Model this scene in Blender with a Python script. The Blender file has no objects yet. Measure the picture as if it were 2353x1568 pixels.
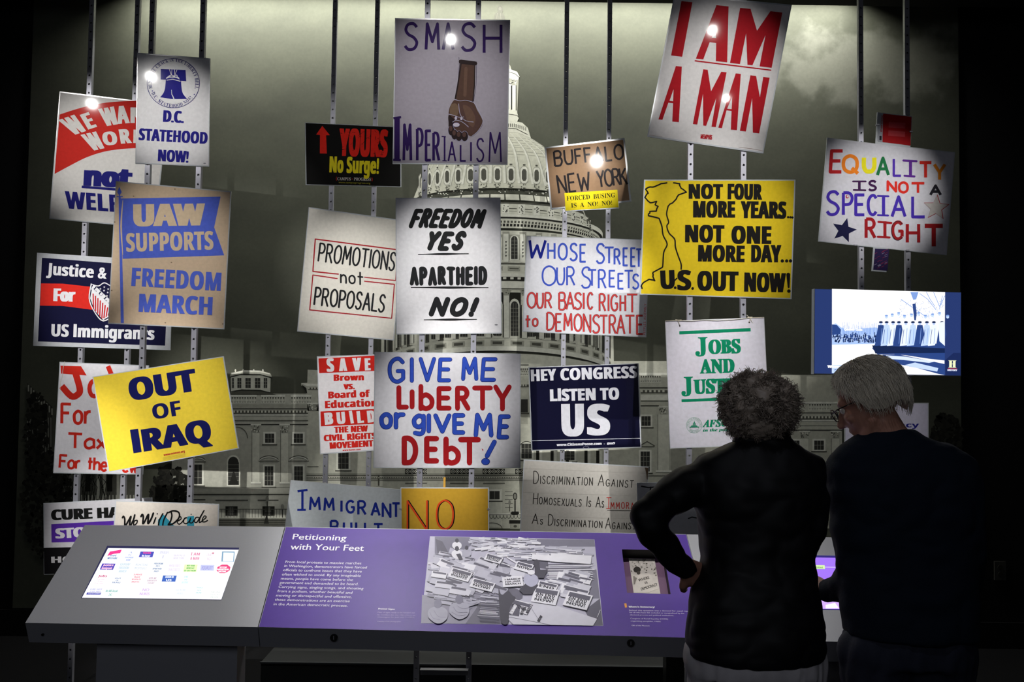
import bpy, bmesh, math, random
from math import sin, cos, pi, radians, sqrt, atan, atan2
from mathutils import Vector, Matrix, noise
random.seed(7)
SC = bpy.context.scene
COL = SC.collection
# ------------------------------------------------------------------ camera
FPX = 2200.0; CX = 1176.5; CY = 784.0
PITCH = atan(97 / 2200.0); ROLL = 0.013
Fw = Vector((0, cos(PITCH), sin(PITCH)))
R0 = Vector((1, 0, 0)); U0 = R0.cross(Fw)
Rw = R0 * cos(ROLL) + U0 * sin(ROLL); Uw = U0 * cos(ROLL) - R0 * sin(ROLL)
EYE = Vector((0, 0, 1.6))
cam = bpy.data.cameras.new('camera'); cam.sensor_width = 36.0; cam.lens = FPX / 2353 * 36.0
cam.clip_start = 0.05; cam.clip_end = 60
camo = bpy.data.objects.new('camera', cam); COL.objects.link(camo)
camo.matrix_world = Matrix(((Rw.x, Uw.x, -Fw.x, EYE.x), (Rw.y, Uw.y, -Fw.y, EYE.y), (Rw.z, Uw.z, -Fw.z, EYE.z), (0, 0, 0, 1)))
SC.camera = camo
SC.view_settings.view_transform = 'Standard'; SC.view_settings.look = 'None'
SC.view_settings.exposure = 0.0; SC.view_settings.gamma = 1.0
try: SC.view_settings.use_curve_mapping = False
except Exception: pass
def ray(x, y): return Rw * (x - CX) - Uw * (y - CY) + Fw * FPX
def aty(x, y, Y):
    r = ray(x, y); return EYE + r * (Y / r.y)
def atz(x, y, z):
    r = ray(x, y); return EYE + r * ((z - EYE.z) / r.z)
# ------------------------------------------------------------------ world and lamps of the gallery
w = bpy.data.worlds.new('world'); SC.world = w; w.use_nodes = True
w.node_tree.nodes['Background'].inputs[0].default_value = (0.5, 0.6, 1.0, 1)
w.node_tree.nodes['Background'].inputs[1].default_value = 0.0016
K = 1.0
def area(name, loc, target, sx, sy, power, col=(1, 1, 1), spread=180):
    l = bpy.data.lights.new(name, 'AREA'); l.shape = 'RECTANGLE'; l.size = sx; l.size_y = sy
    l.energy = power * K; l.color = col; l.spread = radians(spread)
    o = bpy.data.objects.new(name, l); COL.objects.link(o); o.location = loc
    o.rotation_euler = (Vector(target) - Vector(loc)).to_track_quat('-Z', 'Y').to_euler(); return o
def spot(name, loc, target, rad, power, blend=0.6, col=(1, .98, .95), size=.014, square=False):
    """a ceiling track spot whose beam has radius rad at the target"""
    d = Vector(target) - Vector(loc)
    l = bpy.data.lights.new(name, 'SPOT'); l.energy = power * K; l.color = col; l.shadow_soft_size = size
    l.spot_size = 2 * atan(rad / d.length); l.spot_blend = blend; l.use_square = square
    o = bpy.data.objects.new(name, l); COL.objects.link(o); o.location = loc
    o.rotation_euler = d.to_track_quat('-Z', 'Y').to_euler(); return o
# linear wall washer in the slot above the mural
area('wall_washer', (-0.12, 5.84, 4.12), (-0.12, 5.92, 2.0), 4.5, 0.06, 100, (1, .99, .93), 130)
# one framing spot per placard: (target px, py, depth, beam radius px, power, blend, lamp x, lamp y, lamp z)
LAMPS = [
 ('we_want_work', 235, 355, 4.95, 193, 546, -3.8, 1.4, 4.06),
 ('statehood', 390, 275, 4.55, 155, 488, -2.97, 1.4, 4.06),
 ('uaw', 392, 590, 4.55, 208, 441, -2.3, 1.3, 4.3),
 ('justice', 235, 690, 4.95, 196, 1144, -3.2, 1.3, 4.3),
 ('iraq', 385, 950, 4.55, 237, 897, -2.0, 1.3, 4.3),
 ('jobs', 200, 960, 4.95, 205, 504, -2.8, 1.3, 4.3),
 ('cure', 250, 1220, 4.8, 213, 1323, -2.4, 1.3, 4.3),
 ('decide', 400, 1210, 4.6, 140, 362, -1.5, 1.3, 4.3),
 ('yours', 811, 340, 5.2, 147, 165, -2.6, 1.4, 4.3),
 ('smash', 1030, 215, 4.4, 228, 379, -0.51, 1.4, 4.29),
 ('promotions', 815, 655, 5.2, 176, 893, -1.5, 1.3, 4.3),
 ('freedom', 1035, 640, 4.4, 193, 693, -0.8, 1.3, 4.3),
 ('save', 800, 925, 5.2, 155, 780, -1.0, 1.3, 4.3),
 ('liberty', 1020, 940, 4.4, 208, 956, 0.2, 1.3, 4.3),
 ('immigrants', 790, 1190, 5.2, 196, 424, -1.1, 1.3, 4.3),
 ('nukes', 1030, 1190, 4.4, 131, 683, 0.1, 1.3, 4.3),
 ('buffalo', 1345, 400, 5.2, 114, 1054, 0.79, 1.3, 3.74),
 ('streets', 1335, 670, 5.2, 188, 966, 0.25, 1.3, 4.3),
 ('congress', 1340, 945, 5.2, 188, 948, 0.3, 1.3, 4.3),
 ('discrimination', 1320, 1160, 5.2, 196, 378, 0.2, 1.3, 4.3),
 ('man', 1650, 190, 4.4, 205, 332, 1.54, 1.4, 4.39),
 ('man_two', 1665, 215, 4.4, 155, 60, 1.65, 1.4, 3.85),
 ('four', 1650, 545, 4.4, 245, 549, 1.45, 1.4, 4.27),
 ('justice_two', 1640, 890, 4.4, 208, 791, 1.4, 1.3, 4.3),
 ('title', 2020, 975, 4.85, 175, 190, 2.2, 1.4, 4.3),
 ('equality', 2010, 460, 4.85, 176, 628, 2.6, 1.4, 4.2),
]
for (n, px, py, Y, rp, pw, lx, ly, lz) in LAMPS:
    t = aty(px, py, Y); spot('spot_' + n, (lx, ly, lz), t, rp * Y / FPX, pw, 1.0)
# spots over the reading rail
spot('spot_rail_zero', (-1.9, 2.9, 4.3), (-1.45, 3.72, .85), 1.1, 170, 1., (1, .98, .97), .05)
spot('spot_rail_one', (-0.95, 4.15, 4.3), (-0.38, 3.74, .86), .76, 400, 1., (1, .98, .97), .05)
spot('spot_rail_two', (0.42, 3.35, 4.3), (0.60, 3.7, .85), .75, 230, 1., (1, .98, .97), .05)
spot('spot_rail_three', (1.25, 3.3, 4.3), (1.15, 3.7, .85), .7, 120, 1., (1, .98, .97), .05)
spot('spot_visitors', (.2, 1.0, 4.3), (1.0, 2.75, 1.6), .75, 40, 1., (.85, .88, 1), .08)  # added fill lamp, not a known fitting, to lift the visitors' hair
# soft fill lamp added behind the camera for the room's ambient light
area('gallery_glow', (-.3, -1.3, 2.6), (0, 4, 1.2), 3.0, 1.2, 16, (.86, .9, 1))

# ------------------------------------------------------------------ helpers
def lin(c):
    if isinstance(c, str): c = tuple(int(c[i:i + 2], 16) for i in (0, 2, 4))
    return tuple(((v / 255) / 12.92 if v / 255 <= .04045 else ((v / 255 + .055) / 1.055) ** 2.4) for v in c)
def prop(o, label=None, cat=None, group=None, kind=None):
    if label: o['label'] = label
    if cat: o['category'] = cat
    if group: o['group'] = group
    if kind: o['kind'] = kind
    return o
def mat(name, col, rough=.6, metal=0., spec=.5, coat=0., coatr=.1, noise_s=0, noise_a=.15, bump=0., trans=0., sheen=0.):
    m = bpy.data.materials.new(name); m.use_nodes = True; nt = m.node_tree; b = nt.nodes['Principled BSDF']
    c = lin(col); b.inputs['Base Color'].default_value = (*c, 1); b.inputs['Roughness'].default_value = rough
    b.inputs['Metallic'].default_value = metal; b.inputs['Specular IOR Level'].default_value = spec
    b.inputs['Coat Weight'].default_value = coat; b.inputs['Coat Roughness'].default_value = coatr
    b.inputs['Transmission Weight'].default_value = trans
    if sheen: b.inputs['Sheen Weight'].default_value = sheen
    if noise_s:
        tc = nt.nodes.new('ShaderNodeTexCoord'); n = nt.nodes.new('ShaderNodeTexNoise'); n.inputs['Scale'].default_value = noise_s
        n.inputs['Detail'].default_value = 5
        nt.links.new(tc.outputs['Object'], n.inputs['Vector'])
        r = nt.nodes.new('ShaderNodeMapRange'); r.inputs['To Min'].default_value = 1 - noise_a; r.inputs['To Max'].default_value = 1 + noise_a
        nt.links.new(n.outputs['Fac'], r.inputs['Value'])
        v = nt.nodes.new('ShaderNodeVectorMath'); v.operation = 'SCALE'; v.inputs[0].default_value = c
        nt.links.new(r.outputs[0], v.inputs['Scale']); nt.links.new(v.outputs[0], b.inputs['Base Color'])
        if bump:
            bp = nt.nodes.new('ShaderNodeBump'); bp.inputs['Strength'].default_value = bump; bp.inputs['Distance'].default_value = .002
            nt.links.new(n.outputs['Fac'], bp.inputs['Height']); nt.links.new(bp.outputs[0], b.inputs['Normal'])
    return m
def inkmat(name, rough=.45, coat=.0, coatr=.08, emit=0., grain=60, ga=.06, bump=0., spec=.4):
    """flat print: the colour of each inked shape is stored on its faces"""
    m = bpy.data.materials.new(name); m.use_nodes = True; nt = m.node_tree; b = nt.nodes['Principled BSDF']
    a = nt.nodes.new('ShaderNodeAttribute'); a.attribute_name = 'ink'
    tc = nt.nodes.new('ShaderNodeTexCoord'); n = nt.nodes.new('ShaderNodeTexNoise'); n.inputs['Scale'].default_value = grain
    n.inputs['Detail'].default_value = 6; nt.links.new(tc.outputs['Object'], n.inputs['Vector'])
    r = nt.nodes.new('ShaderNodeMapRange'); r.inputs['From Min'].default_value = .3; r.inputs['From Max'].default_value = .7
    r.inputs['To Min'].default_value = 1 - ga; r.inputs['To Max'].default_value = 1 + ga
    nt.links.new(n.outputs['Fac'], r.inputs['Value'])
    v = nt.nodes.new('ShaderNodeVectorMath'); v.operation = 'SCALE'
    nt.links.new(a.outputs['Color'], v.inputs[0]); nt.links.new(r.outputs[0], v.inputs['Scale'])
    nt.links.new(v.outputs[0], b.inputs['Base Color'])
    b.inputs['Roughness'].default_value = rough; b.inputs['Coat Weight'].default_value = coat; b.inputs['Coat Roughness'].default_value = coatr
    b.inputs['Specular IOR Level'].default_value = spec
    if emit:
        nt.links.new(a.outputs['Color'], b.inputs['Emission Color']); b.inputs['Emission Strength'].default_value = emit
        v.operation = 'SCALE'; b.inputs['Base Color'].default_value = (.01, .01, .01, 1)
        nt.links.remove(b.inputs['Base Color'].links[0])
    if bump:
        bp = nt.nodes.new('ShaderNodeBump'); bp.inputs['Strength'].default_value = bump; bp.inputs['Distance'].default_value = .003
        n2 = nt.nodes.new('ShaderNodeTexNoise'); n2.inputs['Scale'].default_value = 7; nt.links.new(tc.outputs['Object'], n2.inputs['Vector'])
        nt.links.new(n2.outputs['Fac'], bp.inputs['Height']); nt.links.new(bp.outputs[0], b.inputs['Normal'])
    return m
INK_GLOSS = inkmat('ink_gloss', .6, .12, .035, spec=.06)
INK_PAPER = inkmat('ink_paper', .7, .06, .10, bump=.25, spec=.06)
INK_MURAL = inkmat('ink_mural', .7, 0, spec=.2, grain=45, ga=.10)
INK_RAIL = inkmat('ink_rail', .6, .17, .36, grain=30, ga=.04, spec=.2)
INK_SCREEN = inkmat('ink_screen', .3, emit=1.0, ga=0.)
def link(name, me, m, parent=None):
    o = bpy.data.objects.new(name, me); COL.objects.link(o)
    if m is not None:
        for mm in (m if isinstance(m, (list, tuple)) else [m]): me.materials.append(mm)
    if parent: put(o, parent)
    return o
def put(o, parent):
    o.parent = parent
    o.matrix_parent_inverse = Matrix.Translation(-parent.location) if parent.parent is None else Matrix.Identity(4)
    return o
def empty(name, loc, label=None, cat=None, group=None):
    o = bpy.data.objects.new(name, None); o.empty_display_size = .05; o.location = loc; COL.objects.link(o)
    return prop(o, label, cat, group)
def mesh(name, V, F, m, parent=None, smooth=False):
    me = bpy.data.meshes.new(name); me.from_pydata([tuple(v) for v in V], [], F); me.update()
    if smooth:
        for p in me.polygons: p.use_smooth = True
    return link(name, me, m, parent)
class MB:
    def __init__(s): s.V = []; s.F = []
    def add(s, V, F):
        n = len(s.V); s.V += [Vector(v) for v in V]; s.F += [tuple(i + n for i in f) for f in F]; return s
    def hexa(s, P):  # 8 points: 4 of one end, 4 of the other
        return s.add(P, [(3, 2, 1, 0), (4, 5, 6, 7), (0, 1, 5, 4), (1, 2, 6, 5), (2, 3, 7, 6), (3, 0, 4, 7)])
    def box(s, a, b):
        (x0, y0, z0), (x1, y1, z1) = a, b
        return s.hexa([(x0, y0, z0), (x1, y0, z0), (x1, y1, z0), (x0, y1, z0), (x0, y0, z1), (x1, y0, z1), (x1, y1, z1), (x0, y1, z1)])
    def prism(s, poly, off):  # polygon of 3d points extruded by off
        n = len(poly); P = [Vector(p) for p in poly]; Q = [p + Vector(off) for p in P]
        return s.add(P + Q, [tuple(range(n)), tuple(range(2 * n - 1, n - 1, -1))] + [(i, (i + 1) % n + 0, (i + 1) % n + n, i + n)[::-1] for i in range(n)])
    def cyl(s, a, b, r, r2=None, n=12):
        a = Vector(a); b = Vector(b); d = (b - a).normalized(); u = d.orthogonal().normalized(); v = d.cross(u); r2 = r if r2 is None else r2
        P = [a + (u * cos(2 * pi * i / n) + v * sin(2 * pi * i / n)) * r for i in range(n)] + [b + (u * cos(2 * pi * i / n) + v * sin(2 * pi * i / n)) * r2 for i in range(n)]
        return s.add(P, [tuple(range(n - 1, -1, -1)), tuple(range(n, 2 * n))] + [(i, (i + 1) % n, (i + 1) % n + n, i + n) for i in range(n)])
    def tube(s, pts, r, n=6):
        for i in range(len(pts) - 1): s.cyl(pts[i], pts[i + 1], r, n=n)
        return s
    def build(s, name, m, parent=None, smooth=False):
        o = mesh(name, s.V, s.F, m, parent, smooth); bm = bmesh.new(); bm.from_mesh(o.data)
        bmesh.ops.recalc_face_normals(bm, faces=bm.faces); bm.to_mesh(o.data); bm.free(); return o
# ------------------------------------------------------------------ lettering
def mm_(up, lo):
    return lambda c: chr(up + ord(c) - 65) if 'A' <= c <= 'Z' else chr(lo + ord(c) - 97) if 'a' <= c <= 'z' else c
STY = {'sans': lambda c: c, 'serif': mm_(0x1D400, 0x1D41A), 'bold': mm_(0x1D5D4, 0x1D5EE), 'boldi': mm_(0x1D63C, 0x1D656), 'serifi': mm_(0x1D468, 0x1D482), 'mono': mm_(0x1D670, 0x1D68A)}
_tc = {}
def raw_text(s, sp):
    k = (s, sp)
    if k in _tc: return _tc[k]
    cu = bpy.data.curves.new('t', 'FONT'); cu.body = s; cu.resolution_u = 3; cu.space_character = sp
    o = bpy.data.objects.new('t', cu); COL.objects.link(o); me = o.to_mesh()
    V = [(v.co.x, v.co.y) for v in me.vertices]; F = [tuple(p.vertices) for p in me.polygons]
    o.to_mesh_clear(); bpy.data.objects.remove(o); bpy.data.curves.remove(cu)
    _tc[k] = (V, F); return _tc[k]
_cap = {}
def glyphs(s, style, sp=1.0):
    f = STY[style]; V, F = raw_text(''.join(f('l' if c == 'I' and style in ('bold', 'boldi') and s != 'I AM' else c) for c in s), sp)
    if style not in _cap:
        H = raw_text(f('H'), 1.0)[0]; _cap[style] = max(v[1] for v in H) if H else .7
    return V, F, _cap[style]
# single-stroke alphabet for the hand-made placards; '~' marks a curved stroke
G = {
'A': '70;0,0 35,100 70,0|13,36 58,36', 'B': '62;0,0 0,100|~0,100 42,100 56,78 40,54 0,54|~0,54 46,54 62,28 44,0 0,0', 'C': '64;~62,84 44,99 20,94 2,70 2,32 18,6 42,1 62,16',
'D': '66;0,0 0,100|~0,100 34,98 62,74 64,34 40,4 0,0', 'E': '56;56,100 0,100 0,0 56,0|0,52 48,52', 'F': '54;54,100 0,100 0,0|0,54 44,54', 'G': '68;~62,84 44,99 20,94 2,70 2,32 18,6 42,1 64,14|64,14 64,46 38,46',
'H': '66;0,0 0,100|66,0 66,100|0,52 66,52', 'I': '4;2,0 2,100', 'J': '46;~44,100 44,30 36,6 20,0 4,12', 'K': '62;0,0 0,100|60,100 0,42|18,58 62,0', 'L': '50;0,100 0,0 50,0', 'M': '82;0,0 8,100 41,30 74,100 82,0',
'N': '66;0,0 0,100 66,0 66,100', 'O': '72;~36,100 8,84 0,50 8,16 36,0 64,16 72,50 64,84 36,100', 'P': '58;0,0 0,100|~0,100 40,98 58,76 42,50 0,46', 'Q': '72;~36,100 8,84 0,50 8,16 36,0 64,16 72,50 64,84 36,100|44,26 76,-8',
'R': '62;0,0 0,100|~0,100 40,98 56,76 42,54 0,50|26,52 62,0', 'S': '56;~54,86 38,100 14,96 4,76 16,58 40,46 54,26 42,4 16,0 0,14', 'T': '66;0,100 66,100|33,100 33,0', 'U': '64;~0,100 0,34 14,4 32,0 50,4 64,34 64,100',
'V': '68;0,100 34,0 68,100', 'W': '96;0,100 22,0 48,70 74,0 96,100', 'X': '64;0,0 64,100|0,100 64,0', 'Y': '66;0,100 33,48 66,100|33,48 33,0', 'Z': '60;0,100 60,100 0,0 60,0',
'a': '44;~42,58 22,66 2,44 4,10 22,0 42,16|42,64 44,0', 'b': '44;0,100 0,0|~0,50 22,62 44,42 42,12 20,0 0,12', 'c': '40;~40,54 20,66 2,46 2,16 20,0 40,10', 'd': '44;44,100 44,0|~44,50 22,62 2,42 4,12 24,0 44,12', 'e': '42;~2,34 40,38 34,62 14,64 1,40 6,10 24,0 42,12',
'f': '36;~38,94 24,100 14,84 14,0|0,60 32,60', 'g': '44;~42,56 20,66 0,44 4,14 24,6 42,24|~42,64 42,-10 30,-32 4,-28', 'h': '42;0,100 0,0|~0,44 20,64 40,52 42,0', 'i': '4;2,62 2,0|2,84 2,90', 'k': '40;0,100 0,0|38,62 0,28|12,38 40,0', 'l': '4;2,100 2,0',
'm': '70;0,64 0,0|~0,46 18,64 34,50 35,0|~35,46 52,64 68,50 70,0', 'n': '42;0,64 0,0|~0,46 20,64 40,50 42,0', 'o': '46;~23,64 3,50 0,30 6,8 23,0 40,8 46,30 42,52 23,64', 'p': '44;0,62 0,-32|~0,50 22,62 44,42 42,12 20,0 0,12', 'r': '32;0,64 0,0|~0,42 14,60 32,62',
's': '38;~36,56 20,66 6,54 18,36 36,20 20,0 0,8', 't': '36;16,96 16,0|0,62 36,62', 'u': '42;~0,64 0,16 18,0 42,16|42,64 42,0', 'v': '42;0,64 21,0 42,64', 'w': '60;0,64 15,0 30,50 45,0 60,64', 'x': '44;0,64 44,0|0,0 44,64', 'y': '44;0,64 22,4|44,64 12,-32',
'!': '6;3,100 3,30|3,4 3,0', '.': '5;2,5 2,0', '?': '44;~0,80 16,100 40,90 38,66 22,46 22,30|22,4 22,0', '-': '30;0,40 30,40', ',': '6;4,6 0,-14', "'": '4;2,100 2,80', '&': '60;~60,0 10,70 24,100 40,84 6,40 4,10 24,0 60,40', ' ': '34;'}
def smooth_pts(P, n=5):
    if len(P) < 3: return P
    out = []; closed = (P[0] == P[-1]); m = len(P)
    for i in range(m - 1):
        p1, p2 = P[i], P[i + 1]
        p0 = P[i - 1] if i > 0 else (P[-2] if closed else p1); p3 = P[i + 2] if i + 2 < m else (P[1] if closed else p2)
        for k in range(n):
            t = k / n
            out.append(tuple(.5 * (2 * p1[j] + (p2[j] - p0[j]) * t + (2 * p0[j] - 5 * p1[j] + 4 * p2[j] - p3[j]) * t * t + (3 * p1[j] - p0[j] - 3 * p2[j] + p3[j]) * t ** 3) for j in (0, 1)))
    out.append(P[-1]); return out
def glyph_strokes(c):
    wd, st = G[c].split(';'); out = []
    for s in st.split('|'):
        if not s: continue
        sm = s[0] == '~'; P = [tuple(float(v) for v in q.split(',')) for q in s.lstrip('~').split()]
        out.append(smooth_pts(P) if sm else P)
    return float(wd), out
class Art:
    """flat print on a real plane: shapes are given in photo pixels and put down where the line of sight meets that plane"""
    def __init__(s, point, normal, step=.0004):
        s.p = Vector(point); s.n = Vector(normal).normalized(); s.step = step; s.parts = {}; s.part = 'print'; s.ox = s.oy = 0; s.sc = 1.; s.lay = 1; s.split = False; s.nw = 0
    def view(s, ox, oy, sc): s.ox, s.oy, s.sc = ox, oy, sc; return s
    def px(s, q): return (s.ox + q[0] * s.sc, s.oy + q[1] * s.sc)
    def W(s, x, y, lay=0):
        r = ray(x, y); p = s.p + s.n * (lay * s.step); return EYE + r * ((p - EYE).dot(s.n) / r.dot(s.n))
    def raw(s, P, F, col, lay, part=None, micro=False):   # P in photo pixels
        d = s.parts.setdefault(part or s.part, [[], [], []]); n = len(d[0]); c = lin(col); s.cnt = (getattr(s, 'cnt', 0) + 1) % 32; lay = lay + s.cnt * .025
        d[0] += [s.W(x, y, lay + (s.micro[i] if micro else 0)) for i, (x, y) in enumerate(P)]; d[1] += [tuple(i + n for i in f) for f in F]; d[2] += [c] * len(F)
    def poly(s, P, col, lay=None, part=None): s.raw([s.px(q) for q in P], [tuple(range(len(P)))], col, s.lay if lay is None else lay, part)
    def rect(s, x0, y0, x1, y1, col, lay=None, part=None): s.poly([(x0, y0), (x1, y0), (x1, y1), (x0, y1)], col, lay, part)
    def ell(s, x, y, rx, ry, col, lay=None, n=20, part=None): s.poly([(x + rx * cos(2 * pi * i / n), y + ry * sin(2 * pi * i / n)) for i in range(n)], col, lay, part)
    def ring(s, x, y, rx, ry, wd, col, lay=None, n=40, a0=0, a1=360, part=None):
        s.line([(x + rx * cos(radians(a0 + (a1 - a0) * i / n)), y + ry * sin(radians(a0 + (a1 - a0) * i / n))) for i in range(n + 1)], wd, col, lay, 'b', part)
    def line(s, P, wd, col, lay=None, cap='r', part=None, smooth=False, taper=None):
        if smooth: P = smooth_pts(list(P), 5)
        s._line([s.px(q) for q in P], wd * s.sc, col, s.lay if lay is None else lay, cap, part, taper)
    def _line(s, P, wd, col, lay, cap='r', part=None, taper=None):
        V = []; F = []; h = wd / 2; m = len(P); s.micro = []
        rr = [h * (taper(i / (m - 1)) if taper else 1) for i in range(m)]
        D = []
        for i in range(m - 1):
            d = sqrt((P[i + 1][0] - P[i][0]) ** 2 + (P[i + 1][1] - P[i][1]) ** 2) or 1e-6; D.append(((P[i + 1][0] - P[i][0]) / d, (P[i + 1][1] - P[i][1]) / d))
        closed = m > 3 and P[0] == P[-1]
        def nrm(i, sd):   # normal at the start (sd 0) or end (sd 1) of segment i, mitred into a soft bend
            k = i - 1 if sd == 0 else i + 1
            if closed: k %= m - 1
            dx, dy = D[i]
            if 0 <= k < m - 1:
                ex, ey = D[k]; c = dx * ex + dy * ey
                if c > .5:
                    mx, my = dx + ex, dy + ey; q = sqrt(mx * mx + my * my); mx /= q; my /= q; f = 1 / (mx * dx + my * dy); return (-my * f, mx * f)
            return (-dy, dx)
        for i in range(m - 1):
            (x0, y0), (x1, y1) = P[i], P[i + 1]; k = len(V); a, b = rr[i], rr[i + 1]; (n0, n1), (q0, q1) = nrm(i, 0), nrm(i, 1)
            V += [(x0 + n0 * a, y0 + n1 * a), (x1 + q0 * b, y1 + q1 * b), (x1 - q0 * b, y1 - q1 * b), (x0 - n0 * a, y0 - n1 * a)]; F.append((k, k + 1, k + 2, k + 3)); s.micro += [.06 * (i % 4)] * 4
        nn = 8 if wd > 3 else 6
        for i in range(m):
            if (0 < i < m - 1 or (cap == 'r' and not closed)) and rr[i] > .25:
                if 0 < i < m - 1:
                    a = (P[i][0] - P[i - 1][0], P[i][1] - P[i - 1][1]); b = (P[i + 1][0] - P[i][0], P[i + 1][1] - P[i][1])
                    if a[0] * b[0] + a[1] * b[1] > .5 * sqrt((a[0] ** 2 + a[1] ** 2) * (b[0] ** 2 + b[1] ** 2)): continue
                k = len(V); V += [(P[i][0] + rr[i] * cos(2 * pi * j / nn), P[i][1] + rr[i] * sin(2 * pi * j / nn)) for j in range(nn)]; F.append(tuple(range(k, k + nn))); s.micro += [.25 + .05 * (i % 3)] * nn
        s.raw(V, F, col, lay, part, True)
    def text(s, t, x0, y0, x1, y1, h, col, style='bold', emb=0., embv=0., lay=None, up=None, sk=0., sp=1., part='lettering', fit=True):
        """t with its baseline from (x0,y0) to (x1,y1) and capital height h; emb thickens the strokes (view units)"""
        V, F, cap = glyphs(t, style, sp)
        if not V: return
        part = s.word(part)
        xa = min(v[0] for v in V); xb = max(v[0] for v in V); A = s.px((x0, y0)); B = s.px((x1, y1)); h *= s.sc
        ux, uy = B[0] - A[0], B[1] - A[1]; L = sqrt(ux * ux + uy * uy)
        if up is None: U = (uy / L * h, -ux / L * h)
        else: U = (up[0] * s.sc, up[1] * s.sc)
        U = (U[0] + ux / L * sk * h, U[1] + uy / L * sk * h); e = emb * s.sc; ev = embv * s.sc
        offs = [0.] if not e else [-e, -e / 2, 0, e / 2, e]; offv = [0.] if not ev else [-ev, 0, ev]
        bx, by = ux / L, uy / L; Ln = L - 2 * e
        for o in offs:
            for q in offv:
                P = []
                for (vx, vy) in V:
                    a = (vx - xa) / (xb - xa) * Ln + e + o; b = vy / cap
                    P.append((A[0] + bx * a + U[0] * b, A[1] + by * a + U[1] * b - q))
                s.raw(P, F, col, s.lay if lay is None else lay, part)
    def word(s, part):
        if part != 'lettering' or not s.split: return part
        s.nw += 1; return 'lettering|%d' % s.nw
    def arc(s, t, x, y, r, a0, a1, h, col, style='serif', inside=False, lay=None, part='lettering'):
        """letters spread round a circle from angle a0 to a1 (degrees, clockwise from the top)"""
        wds = [(.5 if c in ' .!I' else 1.) for c in t]; tot = sum(wds); acc = 0
        for c, wd in zip(t, wds):
            a = radians(a0 + (a1 - a0) * (acc + wd / 2) / tot); acc += wd
            if c == ' ': continue
            dx, dy = sin(a), -cos(a); cx, cy = x + dx * r, y + dy * r; tx, ty = (cos(a), sin(a))
            if inside: tx, ty, dx, dy = -tx, -ty, -dx, -dy
            hw = h * (.36 if wd == 1 else .12)
            s.text(c, cx - tx * hw, cy - ty * hw, cx + tx * hw, cy + ty * hw, h, col, style, up=(dx * h, dy * h), lay=lay, part=part)
    def hand(s, t, x0, y0, x1, y1, h, wd, col, lay=None, cap='b', up=None, sk=0., jit=.02, gap=22, edge=None, small=None, part='lettering', wf=1.):
        """hand-drawn letters; small: height of the letters after the first of each word"""
        A = s.px((x0, y0)); B = s.px((x1, y1)); hh = h * s.sc; ux, uy = B[0] - A[0], B[1] - A[1]; L = sqrt(ux * ux + uy * uy); bx, by = ux / L, uy / L
        U = (by * hh, -bx * hh) if up is None else (up[0] * s.sc, up[1] * s.sc); U = (U[0] + bx * sk * hh, U[1] + by * sk * hh)
        gl = []; tot = 0; prev = ' '; part = s.word(part)
        for c in t:
            gw, st = glyph_strokes(c); f = 1. if (small is None or prev == ' ') else small
            gl.append((gw * f, st, tot, f, gw)); tot += gw * f + gap; prev = c
        tot -= gap; k = L / tot; lay = s.lay if lay is None else lay
        for gw, st, off, f, g0 in gl:
            jx, jy, jr = random.uniform(-1, 1) * jit, random.uniform(-1, 1) * jit, random.uniform(-1, 1) * jit
            for P in st:
                Q = []
                for (gx, gy) in P:
                    a = (off + gx * f + (gy - 50) * jr) * k; b = (gy * f / 100 + jy + (gx - g0 / 2) / 100 * jr)
                    Q.append((A[0] + bx * a + U[0] * b, A[1] + by * a + U[1] * b))
                if edge: s._line(Q, wd * s.sc + 2 * edge[1] * s.sc, edge[0], lay, cap, part)
                s._line(Q, wd * s.sc, col, lay + (1 if edge else 0), cap, part)
    def star(s, x, y, r, col, rot=0, lay=None, part=None, k=.4):
        s.poly([(x + r * (1 if i % 2 == 0 else k) * sin(radians(rot + 36 * i)), y - r * (1 if i % 2 == 0 else k) * cos(radians(rot + 36 * i))) for i in range(10)], col, lay, part)
    def build(s, parent, m, only=None):
        out = {}
        for name, (V, F, Cc) in s.parts.items():
            name = name.split('|')[0]
            me = bpy.data.meshes.new(name); me.from_pydata([tuple(v) for v in V], [], F); me.update()
            at = me.attributes.new('ink', 'FLOAT_COLOR', 'FACE')
            at.data.foreach_set('color', [v for c in Cc for v in (*c, 1.)])
            # every inked face looks out of its plane
            flip = [p.index for p in me.polygons if p.normal.dot(s.n) < 0]
            if flip:
                bm = bmesh.new(); bm.from_mesh(me); bm.faces.ensure_lookup_table(); bmesh.ops.reverse_faces(bm, faces=[bm.faces[i] for i in flip]); bm.to_mesh(me); bm.free()
            o = link(name, me, m, parent); out[name] = o
            if name in ('thumbnail', 'thumbnail_writing', 'photo_writing', 'printed_photo', 'ruled_lines', 'printed_building', 'parade_photo') or (name == 'lettering' and not s.split): o['kind'] = 'stuff'
        return out
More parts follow.
